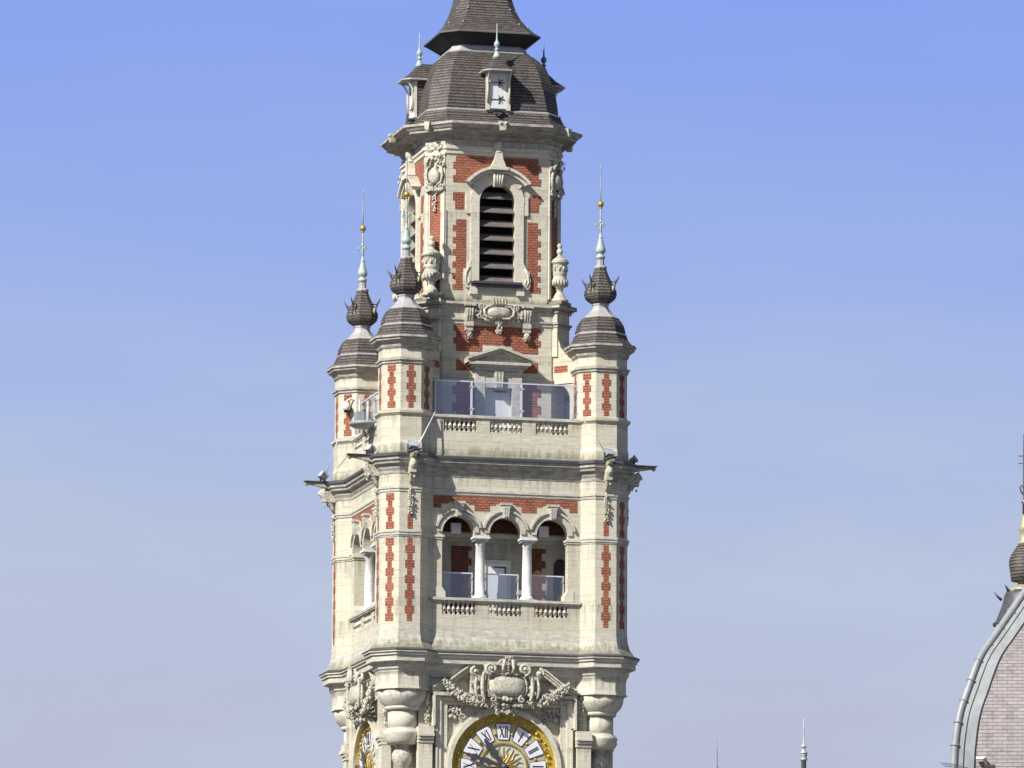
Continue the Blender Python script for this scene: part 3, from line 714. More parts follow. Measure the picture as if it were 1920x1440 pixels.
for sx, sy, rz in ((1, -1, 90), (-1, 1, -90), (1, 1, 180)): TUR.append(copy_tree(t0, T, rz, (sx*H, sy*H, 0)))

# ---- gargoyles with console and fruit drop below, on each outward turret facet
g0 = None
for (sx, sy) in ((-1, -1), (1, -1), (-1, 1), (1, 1)):
    for ang in (0, -90, 90, 180):
        n = Vector((math.sin(R(ang)), -math.cos(R(ang))))
        if n.x*sx+n.y*sy < .5: continue
        if g0 is None:
            g0 = empty('gargoyle', (0, 0, 0), 0, T)
            a = MB(); a.xz([(-.1, 36.5), (.1, 36.5), (.1, 36.9), (-.1, 36.9)], -.5, .1)
            a.add([(-.11, 0, 36.95), (.11, 0, 36.95), (.06, -1.0, 37.14), (-.06, -1.0, 37.14), (-.11, 0, 37.22), (.11, 0, 37.22), (.08, -1.06, 37.22), (-.08, -1.06, 37.22)],
                  [(0, 3, 2, 1), (4, 5, 6, 7), (0, 4, 7, 3), (1, 2, 6, 5), (3, 7, 6, 2)])
            a.ball((0, -1.06, 37.15), (.09, .08, .08), 8, 6)
            a.build('spout', 'carved', g0)
            a = MB(); a.box(-.14, .14, -1.16, -.15, 37.225, 37.26); a.build('spout_cover', 'dark_lead', g0)
            a = MB()
            a.tube([(0, -.42, 36.98), (0, -.5, 36.85), (0, -.42, 36.72), (0, -.3, 36.62), (0, -.2, 36.45), (0, -.12, 36.28), (0, -.06, 36.15)], [.1, .14, .14, .12, .09, .08, .05], 8)
            a.ball((0, -.45, 36.8), (.14, .14, .16), 10, 7); a.ball((-.06, -.57, 36.86), .035, 6, 4); a.ball((.06, -.57, 36.86), .035, 6, 4); a.ball((0, -.6, 36.78), (.04, .06, .05), 6, 4)
            a.leafs((0, -.25, 36.5), (.11, .12, .15), 12, .06, 5); a.build('console_mask', 'carved', g0)
            a = MB(); drop(a, 0, 35.02, 36.02, -.06, .11, 9); a.build('fruit_drop', 'carved', g0)
            g0.location = (sx*H+n.x*AP, sy*H+n.y*AP, 0); g0.rotation_euler.z = R(ang)
        else: copy_tree(g0, T, ang, (sx*H+n.x*AP, sy*H+n.y*AP, 0))

# ---- terrace parapet between turrets
def parapet(k):
    w = MB(); y0, y1 = -WF-.02, -WF+.28
    w.box(-EX-.1, EX+.1, y0, y1, 37.12, 38.13)
    for a, b in ((-EX-.1, -2.27), (-1.08, -.59), (.59, 1.08), (2.27, EX+.1)): w.box(a, b, y0, y1, 38.13, 38.60)
    w.build('parapet_wall', 'stone', T, k)
    balustrade(k, 38.64, 38.13, 38.58, -WF-.075, EX+.02, -WF)
for k in SIDES: parapet(k)

# ---- lower part of the lantern (behind the terrace)
A1, W1 = 2.64, 2.0
m_ = MB(); m_.aw([(A1, W1, 37.1), (A1, W1, 43.0)]); m_.build('lantern_base_wall', 'stone', T)
m_ = MB(); m_.aw([(A1, W1, 42.22), (A1+.04, W1, 42.26), (A1+.04, W1, 42.34), (A1+.09, W1, 42.38), (A1+.09, W1, 42.44), (A1, W1, 42.47)])
m_.aw([(A1, W1, 42.78), (A1+.08, W1, 42.84), (A1+.1, W1, 42.9), (A1+.2, W1, 42.94), (A1+.2, W1, 43.03), (A1-.14, W1, 43.08)])
m_.aw([(A1, W1, 40.18), (A1+.05, W1, 40.2), (A1+.05, W1, 40.27), (A1+.1, W1, 40.3), (A1+.1, W1, 40.37), (A1, W1, 40.4)]); m_.build('band_moulding', 'ledge', T)
def diag_pier(k):                                                   # k is the direction of the pier, 45 = +x-y corner
    a = MB()
    a.box(-.42, .42, -3.5, -2.9, 41.2, 42.9)
    # sweep to the turret and the wall with its passage arch
    prof = [(-2.9, 40.9), (-3.9, 40.9), (-4.4, 40.9), (-4.4, 41.1), (-4.05, 41.15), (-3.8, 41.28), (-3.62, 41.5), (-3.52, 41.8), (-3.5, 42.2), (-2.9, 42.2)]
    P = [(-.36, y, z) for y, z in prof]+[(.36, y, z) for y, z in prof]; n = len(prof)
    a.add(P, [tuple(range(n))[::-1], tuple(range(n, 2*n))]+[(i, (i+1) % n, (i+1) % n+n, i+n) for i in range(n)])
    a.M = Matrix.Rotation(R(-90), 4, 'Z')                            # local x along -y
    a.M = Matrix(((0, 1, 0, 0), (-1, 0, 0, 0), (0, 0, 1, 0), (0, 0, 0, 1)))
    a.archplate(2.9, 4.4, 40.9, 3.42, .58, 39.62, -.36, .36); a.box(4.0, 4.4, -.36, .36, 37.2, 39.62); a.box(2.7, 2.84, -.36, .36, 37.2, 40.9)
    a.M = Matrix.Identity(4)
    a.build('flying_buttress', 'stone', T, k)
    b = MB()
    for z0, z1, o in ((42.26, 42.34, .03), (42.36, 42.43, .08), (42.78, 42.86, .06), (42.88, 42.94, .12), (42.94, 43.08, .2)):
        b.box(-.42-o, .42+o, -3.5-o, -2.9, z0, z1)
    b.box(-.34, .34, -3.62, -2.9, 43.08, 43.22); b.build('pier_cap', 'sooty', T, k)
    b = MB(); b.box(-.40, .40, -4.2, -2.9, 40.2, 40.38); b.build('band_moulding', 'trim', T, k)
    c = MB()
    for s in (-1, 1): c = MB(); c.box(min(s*.34, s*.372), max(s*.34, s*.372), -3.9, -3.35, 40.62, 40.86); c.build('brick_panel', 'brick', T, k)
for k in (-45, 45, 135, -135): diag_pier(k)
def base_side(k):
    Y = -A1
    b = PB(Y)
    b.box(-1.50, -.55, -.012, .03, 41.26, 41.52); b.box(.55, 1.50, -.012, .03, 41.26, 41.52)
    toothed(b, -1.60, 1.60, 41.52, 42.2, .1, .1, .226)
    b.box(-1.50, -.95, -.012, .03, 40.56, 40.96); b.box(.95, 1.50, -.012, .03, 40.56, 40.96)
    toothed(b, -1.62, -.86, 37.3, 40.17, .14, 0, .3); toothed(b, .86, 1.62, 37.3, 40.17, 0, .14, .3)
    b.build('brickwork', 'brick', T, k)
    p = MB(); p.M = Matrix.Translation((0, Y, 0))
    # pediment over the door
    p.box(-1.12, 1.12, -.56, 0, 40.74, 40.84); p.box(-1.02, 1.02, -.48, 0, 40.66, 40.74); p.box(-.9, .9, -.36, 0, 40.56, 40.66)
    p.xz([(-1.12, 40.84), (1.12, 40.84), (0, 41.28)], -.36, 0)
    for s in (-1, 1):
        for o, t0, t1 in ((.64, .10, .2), (.54, 0, .1)):
            q = [(s*1.2, 40.84+t0-.04), (0, 41.22+t0), (0, 41.22+t1), (s*1.2, 40.84+t1-.04)]
            p.xz(q if s < 0 else q[::-1], -o, 0)
    p.box(-.85, -.5, -.30, 0, 37.3, 40.56); p.box(.5, .85, -.30, 0, 37.3, 40.56); p.box(-.5, .5, -.28, 0, 39.95, 40.56)
    p.box(-.62, -.22, -.34, -.27, 40.42, 40.48); p.box(.22, .62, -.34, -.27, 40.42, 40.48)
    p.xz([(-.14, 39.92), (.14, 39.92), (.2, 40.55), (-.2, 40.55)], -.38, 0)
    for i in (-1, 0, 1): p.xz([(i*.09-.025, 39.96), (i*.09+.025, 39.96), (i*.12+.035, 40.52), (i*.12-.035, 40.52)], -.41, -.36)
    p.build('door_surround', 'ledge', T, k)
    E_ = empty('door', (0, 0, 0), k, T)
    d = MB(); d.M = Matrix.Translation((0, Y, 0)); d.box(-.5, .5, -.02, 0, 37.3, 39.95); d.build('door_leaf', 'white', E_)
    d = MB(); d.M = Matrix.Translation((0, Y, 0)); d.box(-.36, -.33, -.08, -.02, 38.55, 38.72); d.box(-.1, .35, -.06, -.02, 39.82, 39.88); d.build('handle', 'black', E_)
    for s in (-1, 1):                                               # consoles with masks
        c = MB(); c.M = Matrix.Translation((0, Y, 0)); X = s*1.06
        for i in (-1, 0, 1): c.tube([(X+i*.09, -.24, 42.86), (X+i*.09, -.30, 42.7), (X+i*.085, -.26, 42.5), (X+i*.08, -.14, 42.3), (X+i*.075, -.12, 42.12)], [.05, .055, .05, .045, .04], 6)
        c.box(X-.15, X+.15, -.2, 0, 42.15, 42.85); c.box(X-.2, X+.2, -.36, 0, 42.86, 42.94); c.box(X-.14, X+.14, -.16, 0, 42.0, 42.15)
        c.ball((X, -.12, 41.86), (.11, .12, .14), 10, 7); c.leafs((X, -.08, 41.84), (.12, .08, .14), 12, .05, 8)
        c.ball((X-.045, -.23, 41.9), .025, 6, 4); c.ball((X+.045, -.23, 41.9), .025, 6, 4); c.ball((X, -.24, 41.85), (.02, .03, .04), 6, 4)
        c.build('console', 'carved', T, k)
    c = MB(); c.M = Matrix.Translation((0, Y-.22, 0))
    shield(c, 0, 42.66, .46, .22, -.02, .2, 2.6)
    for s in (-1, 1):
        c.tube([(s*.10, -.1, 42.46), (s*.35, -.1, 42.44), (s*.52, -.1, 42.56), (s*.55, -.08, 42.74), (s*.42, -.08, 42.86), (s*.2, -.1, 42.9)], [.05, .06, .06, .055, .05, .04], 6)
        c.tube([(s*.25, -.04, 42.34), (s*.5, -.04, 42.38), (s*.68, -.02, 42.55), (s*.66, -.02, 42.75)], .045, 6)
        c.spiral(s*.62, 42.86, -.04, .12, .02, 270, s*1.4, .045, .03); c.spiral(s*.70, 42.52, -.02, .1, .02, 0, s*1.2, .04, .03)
        c.leafs((s*.8, 0, 42.6), (.08, .05, .12), 8, .06, 21+s)
    for i in range(-2, 3): c.tube([(i*.10, -.08, 42.88), (i*.11, -.16, 43.02), (i*.12, -.12, 43.14)], [.045, .05, .045], 6)
    c.box(-.5, .5, 0, .22, 42.4, 42.94)
    drop(c, 0, 41.86, 42.42, .0, .15, 12); c.build('cartouche', 'carved', T, k)
for k in (0, -90, 90, 180): base_side(k)

# ---- upper part of the lantern with louvred windows
A2, W2 = 2.48, 1.88
for i in range(4):
    cw = MB(); cw.M = Matrix.Rotation(R(90*i), 4, 'Z')
    cw.add([(W2, -A2, 43.05), (A2, -W2, 43.05), (A2, -W2, 49.0), (W2, -A2, 49.0), (W2-.3, -A2+.3, 43.05), (A2-.3, -W2+.3, 43.05), (A2-.3, -W2+.3, 49.0), (W2-.3, -A2+.3, 49.0)],
           [(0, 1, 2, 3), (7, 6, 5, 4), (0, 3, 7, 4), (1, 5, 6, 2)])
    cw.build('lantern_corner_wall', 'stone', T)
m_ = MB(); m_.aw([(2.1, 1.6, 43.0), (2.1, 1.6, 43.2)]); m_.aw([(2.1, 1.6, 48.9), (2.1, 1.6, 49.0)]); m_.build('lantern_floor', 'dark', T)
m_ = MB(); m_.box(-.9, .9, -.9, .9, 43.2, 48.9); m_.build('dark_core', 'dark', T)  # solid near-black block added as the dark behind the louvres
def lantern_side(k):
    Y = -A2
    w = MB(); w.box(-W2, W2, Y, Y+.35, 43.05, 43.82); w.box(-W2, -.66, Y, Y+.35, 43.82, 46.72); w.box(.66, W2, Y, Y+.35, 43.82, 46.72)
    w.archplate(-W2, W2, 49.0, 0, .66, 46.72, Y, Y+.35, 18); w.build('lantern_wall', 'stone', T, k)
    b = PB(Y)
    for s in (-1, 1):
        def tt(x0, x1, z0, z1, to, ti, row=.28, ph=0):
            if s < 0: toothed(b, -x1, -x0, z0, z1, to, ti, row, ph=ph)
            else: toothed(b, x0, x1, z0, z1, ti, to, row, ph=ph)
        tt(1.0, 1.62, 47.40, 48.38, .1, 0, .245)
        tt(1.2, 1.62, 46.42, 47.04, .08, 0, .31, 1)
        tt(1.13, 1.62, 44.3, 46.06, .12, 0, .22); tt(1.24, 1.62, 43.5, 44.3, .12, 0, .2)
    b.box(-1.0, 1.0, -.012, .03, 47.42, 48.38)
    b.build('brickwork', 'brick', T, k)
    E_ = empty('louvred_window', (0, 0, 0), k, T)
    s_ = MB(); s_.M = Matrix.Translation((0, Y, 0))
    for s in (-1, 1):
        x = lambda a, c: (min(s*a, s*c), max(s*a, s*c))
        s_.box(*x(.66, .97), -.09, .02, 43.82, 46.72); s_.box(*x(.97, 1.14), -.07, .02, 46.28, 46.98); s_.box(*x(1.14, 1.17), -.05, .02, 46.34, 46.92)
        # scroll consoles at the foot
        s_.xz([(s*.95, 43.6), (s*1.12, 43.58), (s*1.22, 43.7), (s*1.24, 43.95), (s*1.18, 44.2), (s*1.04, 44.42), (s*.95, 44.6)][::(-1 if s < 0 else 1)], -.10, .02)
        s_.tube([(s*1.02, -.11, 44.35), (s*1.14, -.11, 44.12), (s*1.16, -.11, 43.85), (s*1.08, -.11, 43.7), (s*1.02, -.11, 43.8), (s*1.06, -.11, 43.95)], .03, 6)
        s_.box(*x(.72, 1.0), -.12, .02, 43.36, 43.62)
    s_.arc(0, 46.72, .66, 1.0, 0, 180, -.09, .02, 22)
    s_.arc(0, 46.50, 1.28, 1.40, 40, 140, -.26, .02, 22); s_.arc(0, 46.50, 1.40, 1.50, 38, 142, -.36, .02, 22); s_.arc(0, 46.5, 1.05, 1.28, 43, 137, -.11, .02, 22)
    s_.xz([(-.16, 47.28), (.16, 47.28), (.24, 47.86), (-.24, 47.86)], -.24, 0); s_.box(-.34, .34, -.40, 0, 47.86, 47.96)
    for i in range(4): s_.tube([((i-1.5)*.075, -.24, 47.3), ((i-1.5)*.11, -.26, 47.82)], [.032, .045], 6)
    s_.xz([(-.26, 48.0), (.26, 48.0), (.15, 48.28), (.12, 48.5), (-.12, 48.5), (-.15, 48.28)], -.3, .0)
    s_.build('window_surround', 'trim', E_)
    q = MB(); q.M = Matrix.Translation((0, Y, 0)); q.box(-.90, .90, -.26, .3, 43.74, 43.82); q.box(-.84, .84, -.19, .02, 43.64, 43.74); q.build('sill', 'dark_lead', E_)
    q = MB(); q.M = Matrix.Translation((0, Y-.16, 0)); q.lathe([(.12, 48.48), (.16, 48.5), (.17, 48.54), (.1, 48.58), (.12, 48.62), (.16, 48.7), (.17, 48.78), (.14, 48.88), (.06, 48.93)], 14); q.build('ball_finial', 'trim', E_)
    for i in range(7):
        z = 43.86+i*.505; hw = .655
        if z > 46.72: hw = min(.655, math.sqrt(max(.02, .66**2-(z+.14-46.72)**2)))
        l = MB(); l.M = Matrix.Translation((0, Y, 0))
        l.add([(-hw, .02, z+.0), (hw, .02, z+.0), (hw, .30, z+.25), (-hw, .30, z+.25), (-hw, .02, z-.035), (hw, .02, z-.035), (hw, .30, z+.215), (-hw, .30, z+.215)],
              [(0, 1, 2, 3), (7, 6, 5, 4), (0, 4, 5, 1), (1, 5, 6, 2), (2, 6, 7, 3), (3, 7, 4, 0)])
        l.build('louvre_slat', 'louvre', E_)
for k in SIDES: lantern_side(k)
# corner panels: pilasters, brick strip, carved arms and drops
AD = (A2+W2)/math.sqrt(2); CW = (A2-W2)/math.sqrt(2)
p0 = None
for k in (-45, 45, -135, 135):
    if p0 is None:
        p0 = empty('corner_panel', (0, 0, 0), k, T)
        a = MB(); a.M = Matrix.Translation((0, -AD, 0))
        for s in (-1, 1): a.box(min(s*.29, s*.40), max(s*.29, s*.40), -.06, .02, 43.3, 48.35); a.box(min(s*.22, s*.29), max(s*.22, s*.29), -.035, .02, 43.3, 47.0)
        a.box(-.42, .42, -.08, .02, 48.38, 48.46); a.box(-.42, .42, -.05, .02, 48.46, 48.9); a.build('pilaster', 'trim', p0)
        b = MB(); b.M = Matrix.Translation((0, -AD, 0)); b.box(-.22, .22, -.012, .02, 43.4, 46.95); b.build('brickwork', 'brick', p0)
        c = MB(); c.M = Matrix.Translation((0, -AD, 0))
        c.ball((0, -.14, 47.62), (.23, .12, .30), 14, 9)
        for s in (-1, 1):
            c.tube([(s*.12, -.12, 47.28), (s*.3, -.12, 47.4), (s*.34, -.12, 47.65), (s*.28, -.12, 47.92), (s*.16, -.14, 47.98)], [.05, .055, .055, .05, .035], 6)
            c.spiral(s*.3, 47.24, -.1, .12, .02, 90, s*1.4, .045, .025); c.spiral(s*.3, 48.05, -.1, .1, .02, 270, s*1.4, .04, .025)
            c.tube([(s*.38, -.08, 47.15), (s*.30, -.12, 47.08), (s*.15, -.12, 47.12), (s*.05, -.1, 47.2)], .05, 6)
        c.leafs((0, -.12, 48.2), (.28, .12, .14), 26, .07, 51); c.leafs((0, -.1, 47.15), (.25, .08, .08), 14, .06, 53)
        c.leafs((0, -.06, 48.66), (.34, .06, .12), 24, .06, 54)
        drop(c, 0, 46.3, 46.98, -.04, .11, 55); c.build('carved_arms', 'carved', p0)
    else: copy_tree(p0, T, k)
# entablature and eaves
m_ = MB(); m_.aw([(A2, W2, 48.40), (A2+.05, W2+.02, 48.44), (A2+.05, W2+.02, 48.56), (A2+.10, W2+.03, 48.60), (A2+.10, W2+.03, 48.72), (A2, W2, 48.76)]); m_.build('band_moulding', 'trim', T)
m_ = MB(); m_.aw([(A2, W2, 48.93), (2.56, 1.90, 49.0), (2.60, 1.90, 49.10), (2.78, 1.89, 49.13), (2.86, 1.89, 49.18), (3.08, 1.87, 49.18), (3.09, 1.87, 49.26), (3.16, 1.86, 49.28), (3.26, 1.86, 49.38), (3.31, 1.86, 49.40), (3.31, 1.86, 49.49), (2.5, 1.86, 49.52)]); m_.build('eaves_cornice', 'sooty', T)
for k in SIDES:
    c = MB(); c.xz([(-.09, 49.2), (.09, 49.2), (.16, 49.52), (-.16, 49.52)], -3.39, -3.2)
    for s in (-1, 1): c.ball((s*.1, -3.39, 49.45), .06, 8, 5)
    c.build('lion_spout', 'carved', T, k)
    c = MB(); c.xz([(-.07, 49.22), (.07, 49.22), (.12, 49.52), (-.12, 49.52)], -3.74, -3.5); c.build('lion_spout', 'carved', T, k+45)
# ---- domed roof
dome = [(2.40, 1.87, 50.08), (2.40, 1.83, 50.3), (2.37, 1.78, 50.6), (2.31, 1.72, 50.95), (2.22, 1.66, 51.3), (2.10, 1.58, 51.65), (1.96, 1.49, 51.95), (1.80, 1.38, 52.18), (1.62, 1.26, 52.34), (1.48, 1.17, 52.42)]
m_ = MB(); m_.aw(dome); m_.aw([(3.02, 1.9, 49.50), (2.78, 1.9, 49.62), (2.60, 1.89, 49.80), (2.47, 1.88, 50.05)]); m_.build('dome_roof', 'slate', T)
m_ = MB(); m_.aw([(2.49, 1.90, 50.03), (2.50, 1.90, 50.08), (2.42, 1.87, 50.12)]); m_.aw([(1.50, 1.19, 52.38), (1.50, 1.19, 52.44), (1.42, 1.12, 52.5), (1.38, 1.10, 52.62), (1.30, 1.04, 52.7)])
m_.build('lead_flashing', 'lead', T)
# ---- bell-cast spire roof
sp = [(1.86, 1.30, 53.12), (1.66, 1.16, 53.27), (1.44, 1.02, 53.50), (1.24, .88, 53.76), (1.08, .77, 54.10), (.96, .69, 54.5), (.87, .62, 55.0), (.80, .57, 55.6), (.72, .52, 56.5), (.6, .43, 58.0), (.42, .3, 60.0), (.12, .09, 62.5)]
m_ = MB(); m_.aw(sp); m_.build('spire_roof', 'slate', T)
m_ = MB(); m_.aw([(1.28, 1.0, 52.66), (1.36, 1.0, 52.72), (1.84, 1.28, 53.06)]); m_.build('spire_soffit', 'soffit', T)
m_ = MB(); m_.aw([(1.84, 1.285, 53.055), (1.875, 1.31, 53.06), (1.875, 1.31, 53.115), (1.85, 1.29, 53.13)]); m_.build('spire_eave', 'old_lead', T)
m_ = MB(); m_.lathe([(.12, 62.4), (.2, 62.6), (.1, 62.9), (.05, 63.2), (.04, 64.5), (.02, 66)], 10); m_.build('spire_finial', 'copper', T)
for i in (0, 1, 6, 7):
    for A_, w_, z_ in sp[2:5:2]:
        v = ((w_, -A_), (A_, -w_), (A_, w_), (w_, A_), (-w_, A_), (-A_, w_), (-A_, -w_), (-w_, -A_))[i]
        m_ = MB(); m_.ball((v[0]*1.02, v[1]*1.02, z_), .035, 6, 4); m_.build('ladder_hook', 'lead', T)
# ---- dormers
d0 = None
for k in SIDES:
    if d0: 
        dd = copy_tree(d0, T, k)
        if k == 90: 
            for ch in dd.children:
                if ch.name.startswith('finial'): ch.data = ch.data.copy(); ch.data.materials[0] = M['blue_copper']
        continue
    d0 = empty('dormer', (0, 0, 0), k, T); Y = -2.56
    a = MB(); a.box(-.42, .42, Y+.07, -1.4, 50.1, 51.46); a.build('dormer_cheek', 'slate', d0)
    a = MB(); a.box(-.44, .44, Y+.03, Y+.07, 50.1, 51.47)
    a.box(-.45, -.31, Y-.03, Y+.06, 50.08, 51.52); a.box(.31, .45, Y-.03, Y+.06, 50.08, 51.52); a.box(-.31, .31, Y-.03, Y+.06, 51.42, 51.52)
    for s in (-1, 1): a.tube([(s*.40, Y-.06, 50.35), (s*.40, Y-.10, 50.8), (s*.40, Y-.10, 51.15), (s*.40, Y-.24, 51.38), (s*.40, Y-.36, 51.46)], .035, 6)
    a.build('dormer_front', 'trim', d0)
    a = MB(); a.box(-.31, .31, Y+.0, Y+.04, 50.14, 51.42); 
    for i in range(4): a.box(-.31+i*.155, -.31+i*.155+.147, Y-.012, Y+.01, 50.14, 51.42)
    S_ = a.build('shutter', 'white', d0)
    a = MB()
    for z in (50.47, 51.08):
        a.box(-.26, .20, Y-.035, Y-.02, z-.012, z+.012)
        for s in (-1, 1):
            a.tube([(.02, Y-.03, z), (.05, Y-.03, z+s*.09), (.0, Y-.03, z+s*.15)], [.02, .016, .012], 5)
            a.tube([(.05, Y-.03, z), (.12, Y-.03, z+s*.08), (.17, Y-.03, z+s*.13)], [.018, .014, .01], 5)
        a.ball((.2, Y-.03, z), (.04, .02, .025), 8, 4); a.ball((-.26, Y-.03, z), (.02, .02, .03), 6, 4)
    a.build('hinge', 'black', S_)
    a = MB(); a.box(-.17, .17, Y-.16, Y+.1, 50.05, 50.10); a.box(-.12, .12, Y-.12, Y+.1, 49.92, 50.05); a.box(-.05, .05, Y-.18, Y+.1, 49.85, 49.92); a.build('bracket', 'dark_lead', d0)
    a = MB()
    E1 = [(-.60, Y-.20), (-.38, Y-.46), (.38, Y-.46), (.60, Y-.20), (.60, -1.2), (-.60, -1.2)]
    mid = [(-.36, Y-.02), (-.24, Y-.16), (.24, Y-.16), (.36, Y-.02), (.36, -1.2), (-.36, -1.2)]
    top = [(-.04, Y+.26), (-.03, Y+.22), (.03, Y+.22), (.04, Y+.26), (.04, -1.2), (-.04, -1.2)]
    a.rings([[(x, y, 51.50) for x, y in E1], [(x, y, 51.72) for x, y in mid], [(x, y, 52.14) for x, y in top]], False, False, True); a.build('dormer_roof', 'slate', d0)
    a = MB(); a.rings([[(x*.98, y, 51.44) for x, y in E1], [(x*1.02, y*1.006, 51.45) for x, y in E1], [(x*1.02, y*1.006, 51.50) for x, y in E1]], False, True, False); a.build('dormer_eave', 'lead', d0)
    a = MB(); a.lathe([(.17, 52.02), (.12, 52.14), (.07, 52.24), (.06, 52.3), (.09, 52.32), (.09, 52.36), (.05, 52.38), (.05, 52.42), (.10, 52.48), (.11, 52.55), (.08, 52.62), (.04, 52.66), (.035, 52.72), (.02, 53.0), (.012, 53.3)], 12, (0, Y+.24)); a.build('finial', 'copper', d0)

# ================================================================== urns on the piers
u0 = None
UL = {(-1, -1): 'stone lidded urn on the pier at the front left corner of the lantern', (1, -1): 'slender stone lidded urn on the front right pier against the sky', (-1, 1): 'stone urn on the far left pier, mostly hidden behind a turret roof'}
for (sx, sy), lab in UL.items():
    d = 2.36; loc = (sx*d, sy*d, 43.22)
    if u0 is None:
        u0 = empty('stone_urn', loc)
        a = MB(); a.lathe([(.34, 0), (.34, .08), (.26, .14), (.2, .26), (.12, .38), (.11, .45), (.15, .48), (.12, .52), (.2, .58), (.28, .7), (.30, .82), (.26, .92), (.25, .98), (.28, 1.02), (.27, 1.1), (.27, 1.38), (.31, 1.44), (.35, 1.47), (.35, 1.52), (.2, 1.56)], 20); a.build('body', 'ledge', u0)
        a = MB(); a.lathe([(.33, 1.52), (.28, 1.60), (.16, 1.68), (.09, 1.74), (.07, 1.80), (.10, 1.83), (.12, 1.9), (.10, 1.97), (.06, 2.0), (.07, 2.04), (.10, 2.1), (.08, 2.18), (.02, 2.22)], 16); a.build('lid', 'ledge', u0)
        a = MB()
        for i in range(16):
            t = R(i*22.5); a.ball((.29*math.cos(t), .29*math.sin(t), .72), (.045, .045, .13), 6, 5)
        a.build('gadroon', 'carved', u0); a = MB()
        for i in range(10):
            t = R(i*36); a.ball((.28*math.cos(t), .28*math.sin(t), 1.24), (.05, .05, .10), 6, 5); a.ball((.27*math.cos(t+.3), .27*math.sin(t+.3), 1.32), (.03, .03, .06), 6, 4)
        a.build('relief', 'carved', u0)
        u = u0
    else: u = copy_tree(u0, None, None, loc)
    tag(u, lab, 'urn', 'stone urns round the lantern')
    u.scale = (.96, .96, .97) if sx == 1 else (1.08, 1.08, 1.0)

# ================================================================== glass safety screens
def glass_screen(k, xs, z0, z1, y, lab, grp, wide=()):
    E_ = empty('glass_screen', (0, 0, 0), k); tag(E_, lab, 'glass screen', grp)
    E_.rotation_euler.z = R(k)
    for a, b in zip(xs[:-1], xs[1:]):
        g = MB(); g.box(a+.03, b-.03, y-.006, y+.006, z0+.03, z1-.03); g.build('pane', 'glass', E_)
        f = MB(); f.box(a, b, y-.025, y+.025, z1-.045, z1); f.box(a, b, y-.02, y+.02, z0, z0+.035)
        f.box(a, a+.035, y-.025, y+.025, z0+.035, z1-.045); f.box(b-.035, b, y-.025, y+.025, z0+.035, z1-.045); f.build('frame', 'steel', E_)
        c = MB()
        for xx in (a+.06, b-.06):
            for zz in (z0+.22, z1-.25): c.box(xx-.025, xx+.045, y-.04, y-.02, zz, zz+.07)
        for q_ in range(2): c_ = c
        c.build('clamp', 'greybox', E_)
glass_screen(0, [-2.55, -1.22, .60, 2.68], 38.74, 40.0, -3.86, 'long steel framed glass screen above the terrace balustrade, facing front', 'glass screens of the terrace')
glass_screen(-90, [-2.55, -1.3, 0, 1.3, 2.55], 38.74, 40.0, -3.86, 'steel framed glass screen above the terrace balustrade on the left side', 'glass screens of the terrace')
for (a, b), lab in (((-2.28, -1.05), 'glass screen in the left arch of the loggia front'), ((-.66, .62), 'glass screen in the middle arch of the loggia, before the white door'), ((1.03, 2.28), 'glass screen in the right arch of the loggia front')):
    glass_screen(0, [a, b], 32.24, 33.2, -3.5, lab, 'glass screens of the loggia')
glass_screen(-90, [-.66, .62], 32.24, 33.2, -3.5, 'glass screen in the middle arch on the left side of the loggia', 'glass screens of the loggia')

# ================================================================== lamps under the loggia vault
for X, lab in ((-1.62, 'square white lamp box hanging in the left arch of the loggia'), (1.58, 'square white lamp box hanging in the right arch of the loggia')):
    E_ = empty('lamp_box', (X, -3.30, 34.6)); tag(E_, lab, 'lamp', 'lamp boxes under the loggia vault')
    a = MB(); a.box(-.18, .18, -.05, .08, .0, .38); a.box(-.15, .15, -.06, -.05, .03, .35); a.build('housing', 'white', E_)
    a = MB(); a.box(-.02, .02, .0, .04, .38, 1.45); a.build('hanger', 'iron', E_)

# ================================================================== floodlights on the cornice
f0 = None
FL_ = [((-H, -H-AP-.30), 20, 'small grey floodlight on the cornice at the foot of the front left turret'),
       ((H, -H-AP-.30), 30, 'small grey floodlight on the cornice in front of the right turret'),
       ((-H-AP-.32, -H+.05), -70, 'small floodlight on the left edge of the cornice beside the front left turret'),
       ((H+AP+.35, -H+.1), 80, 'dark floodlight on the far right gargoyle, seen against the sky'),
       ((-H-AP-.5, H-.1), -80, 'floodlight on the far left gargoyle, seen against the sky')]
for (x, y), rz, lab in FL_:
    if f0 is None:
        f0 = empty('floodlight', (x, y, 37.24), rz)
        a = MB(); a.M = Matrix.Translation((0, 0, .22)) @ Matrix.Rotation(R(-35), 4, 'X'); a.box(-.17, .17, -.08, .10, -.10, .12); a.box(-.19, .19, -.11, -.08, -.12, .14)
        for i in range(5): a.box(-.15+i*.07, -.13+i*.07, .10, .16, -.08, .10)
        a.build('housing', 'greybox', f0)
        a = MB(); a.M = Matrix.Translation((0, 0, .22)) @ Matrix.Rotation(R(-35), 4, 'X'); a.box(-.15, .15, -.118, -.11, -.09, .11); a.build('lens', 'steel', f0)
        a = MB(); a.box(-.21, -.19, -.03, .03, 0, .26); a.box(.19, .21, -.03, .03, 0, .26); a.box(-.21, .21, -.05, .05, 0, .02); a.build('bracket', 'iron', f0)
        f = f0
    else: f = copy_tree(f0, None, rz, (x, y, 37.24))
    tag(f, lab, 'floodlight', 'floodlights on the gargoyle cornice')

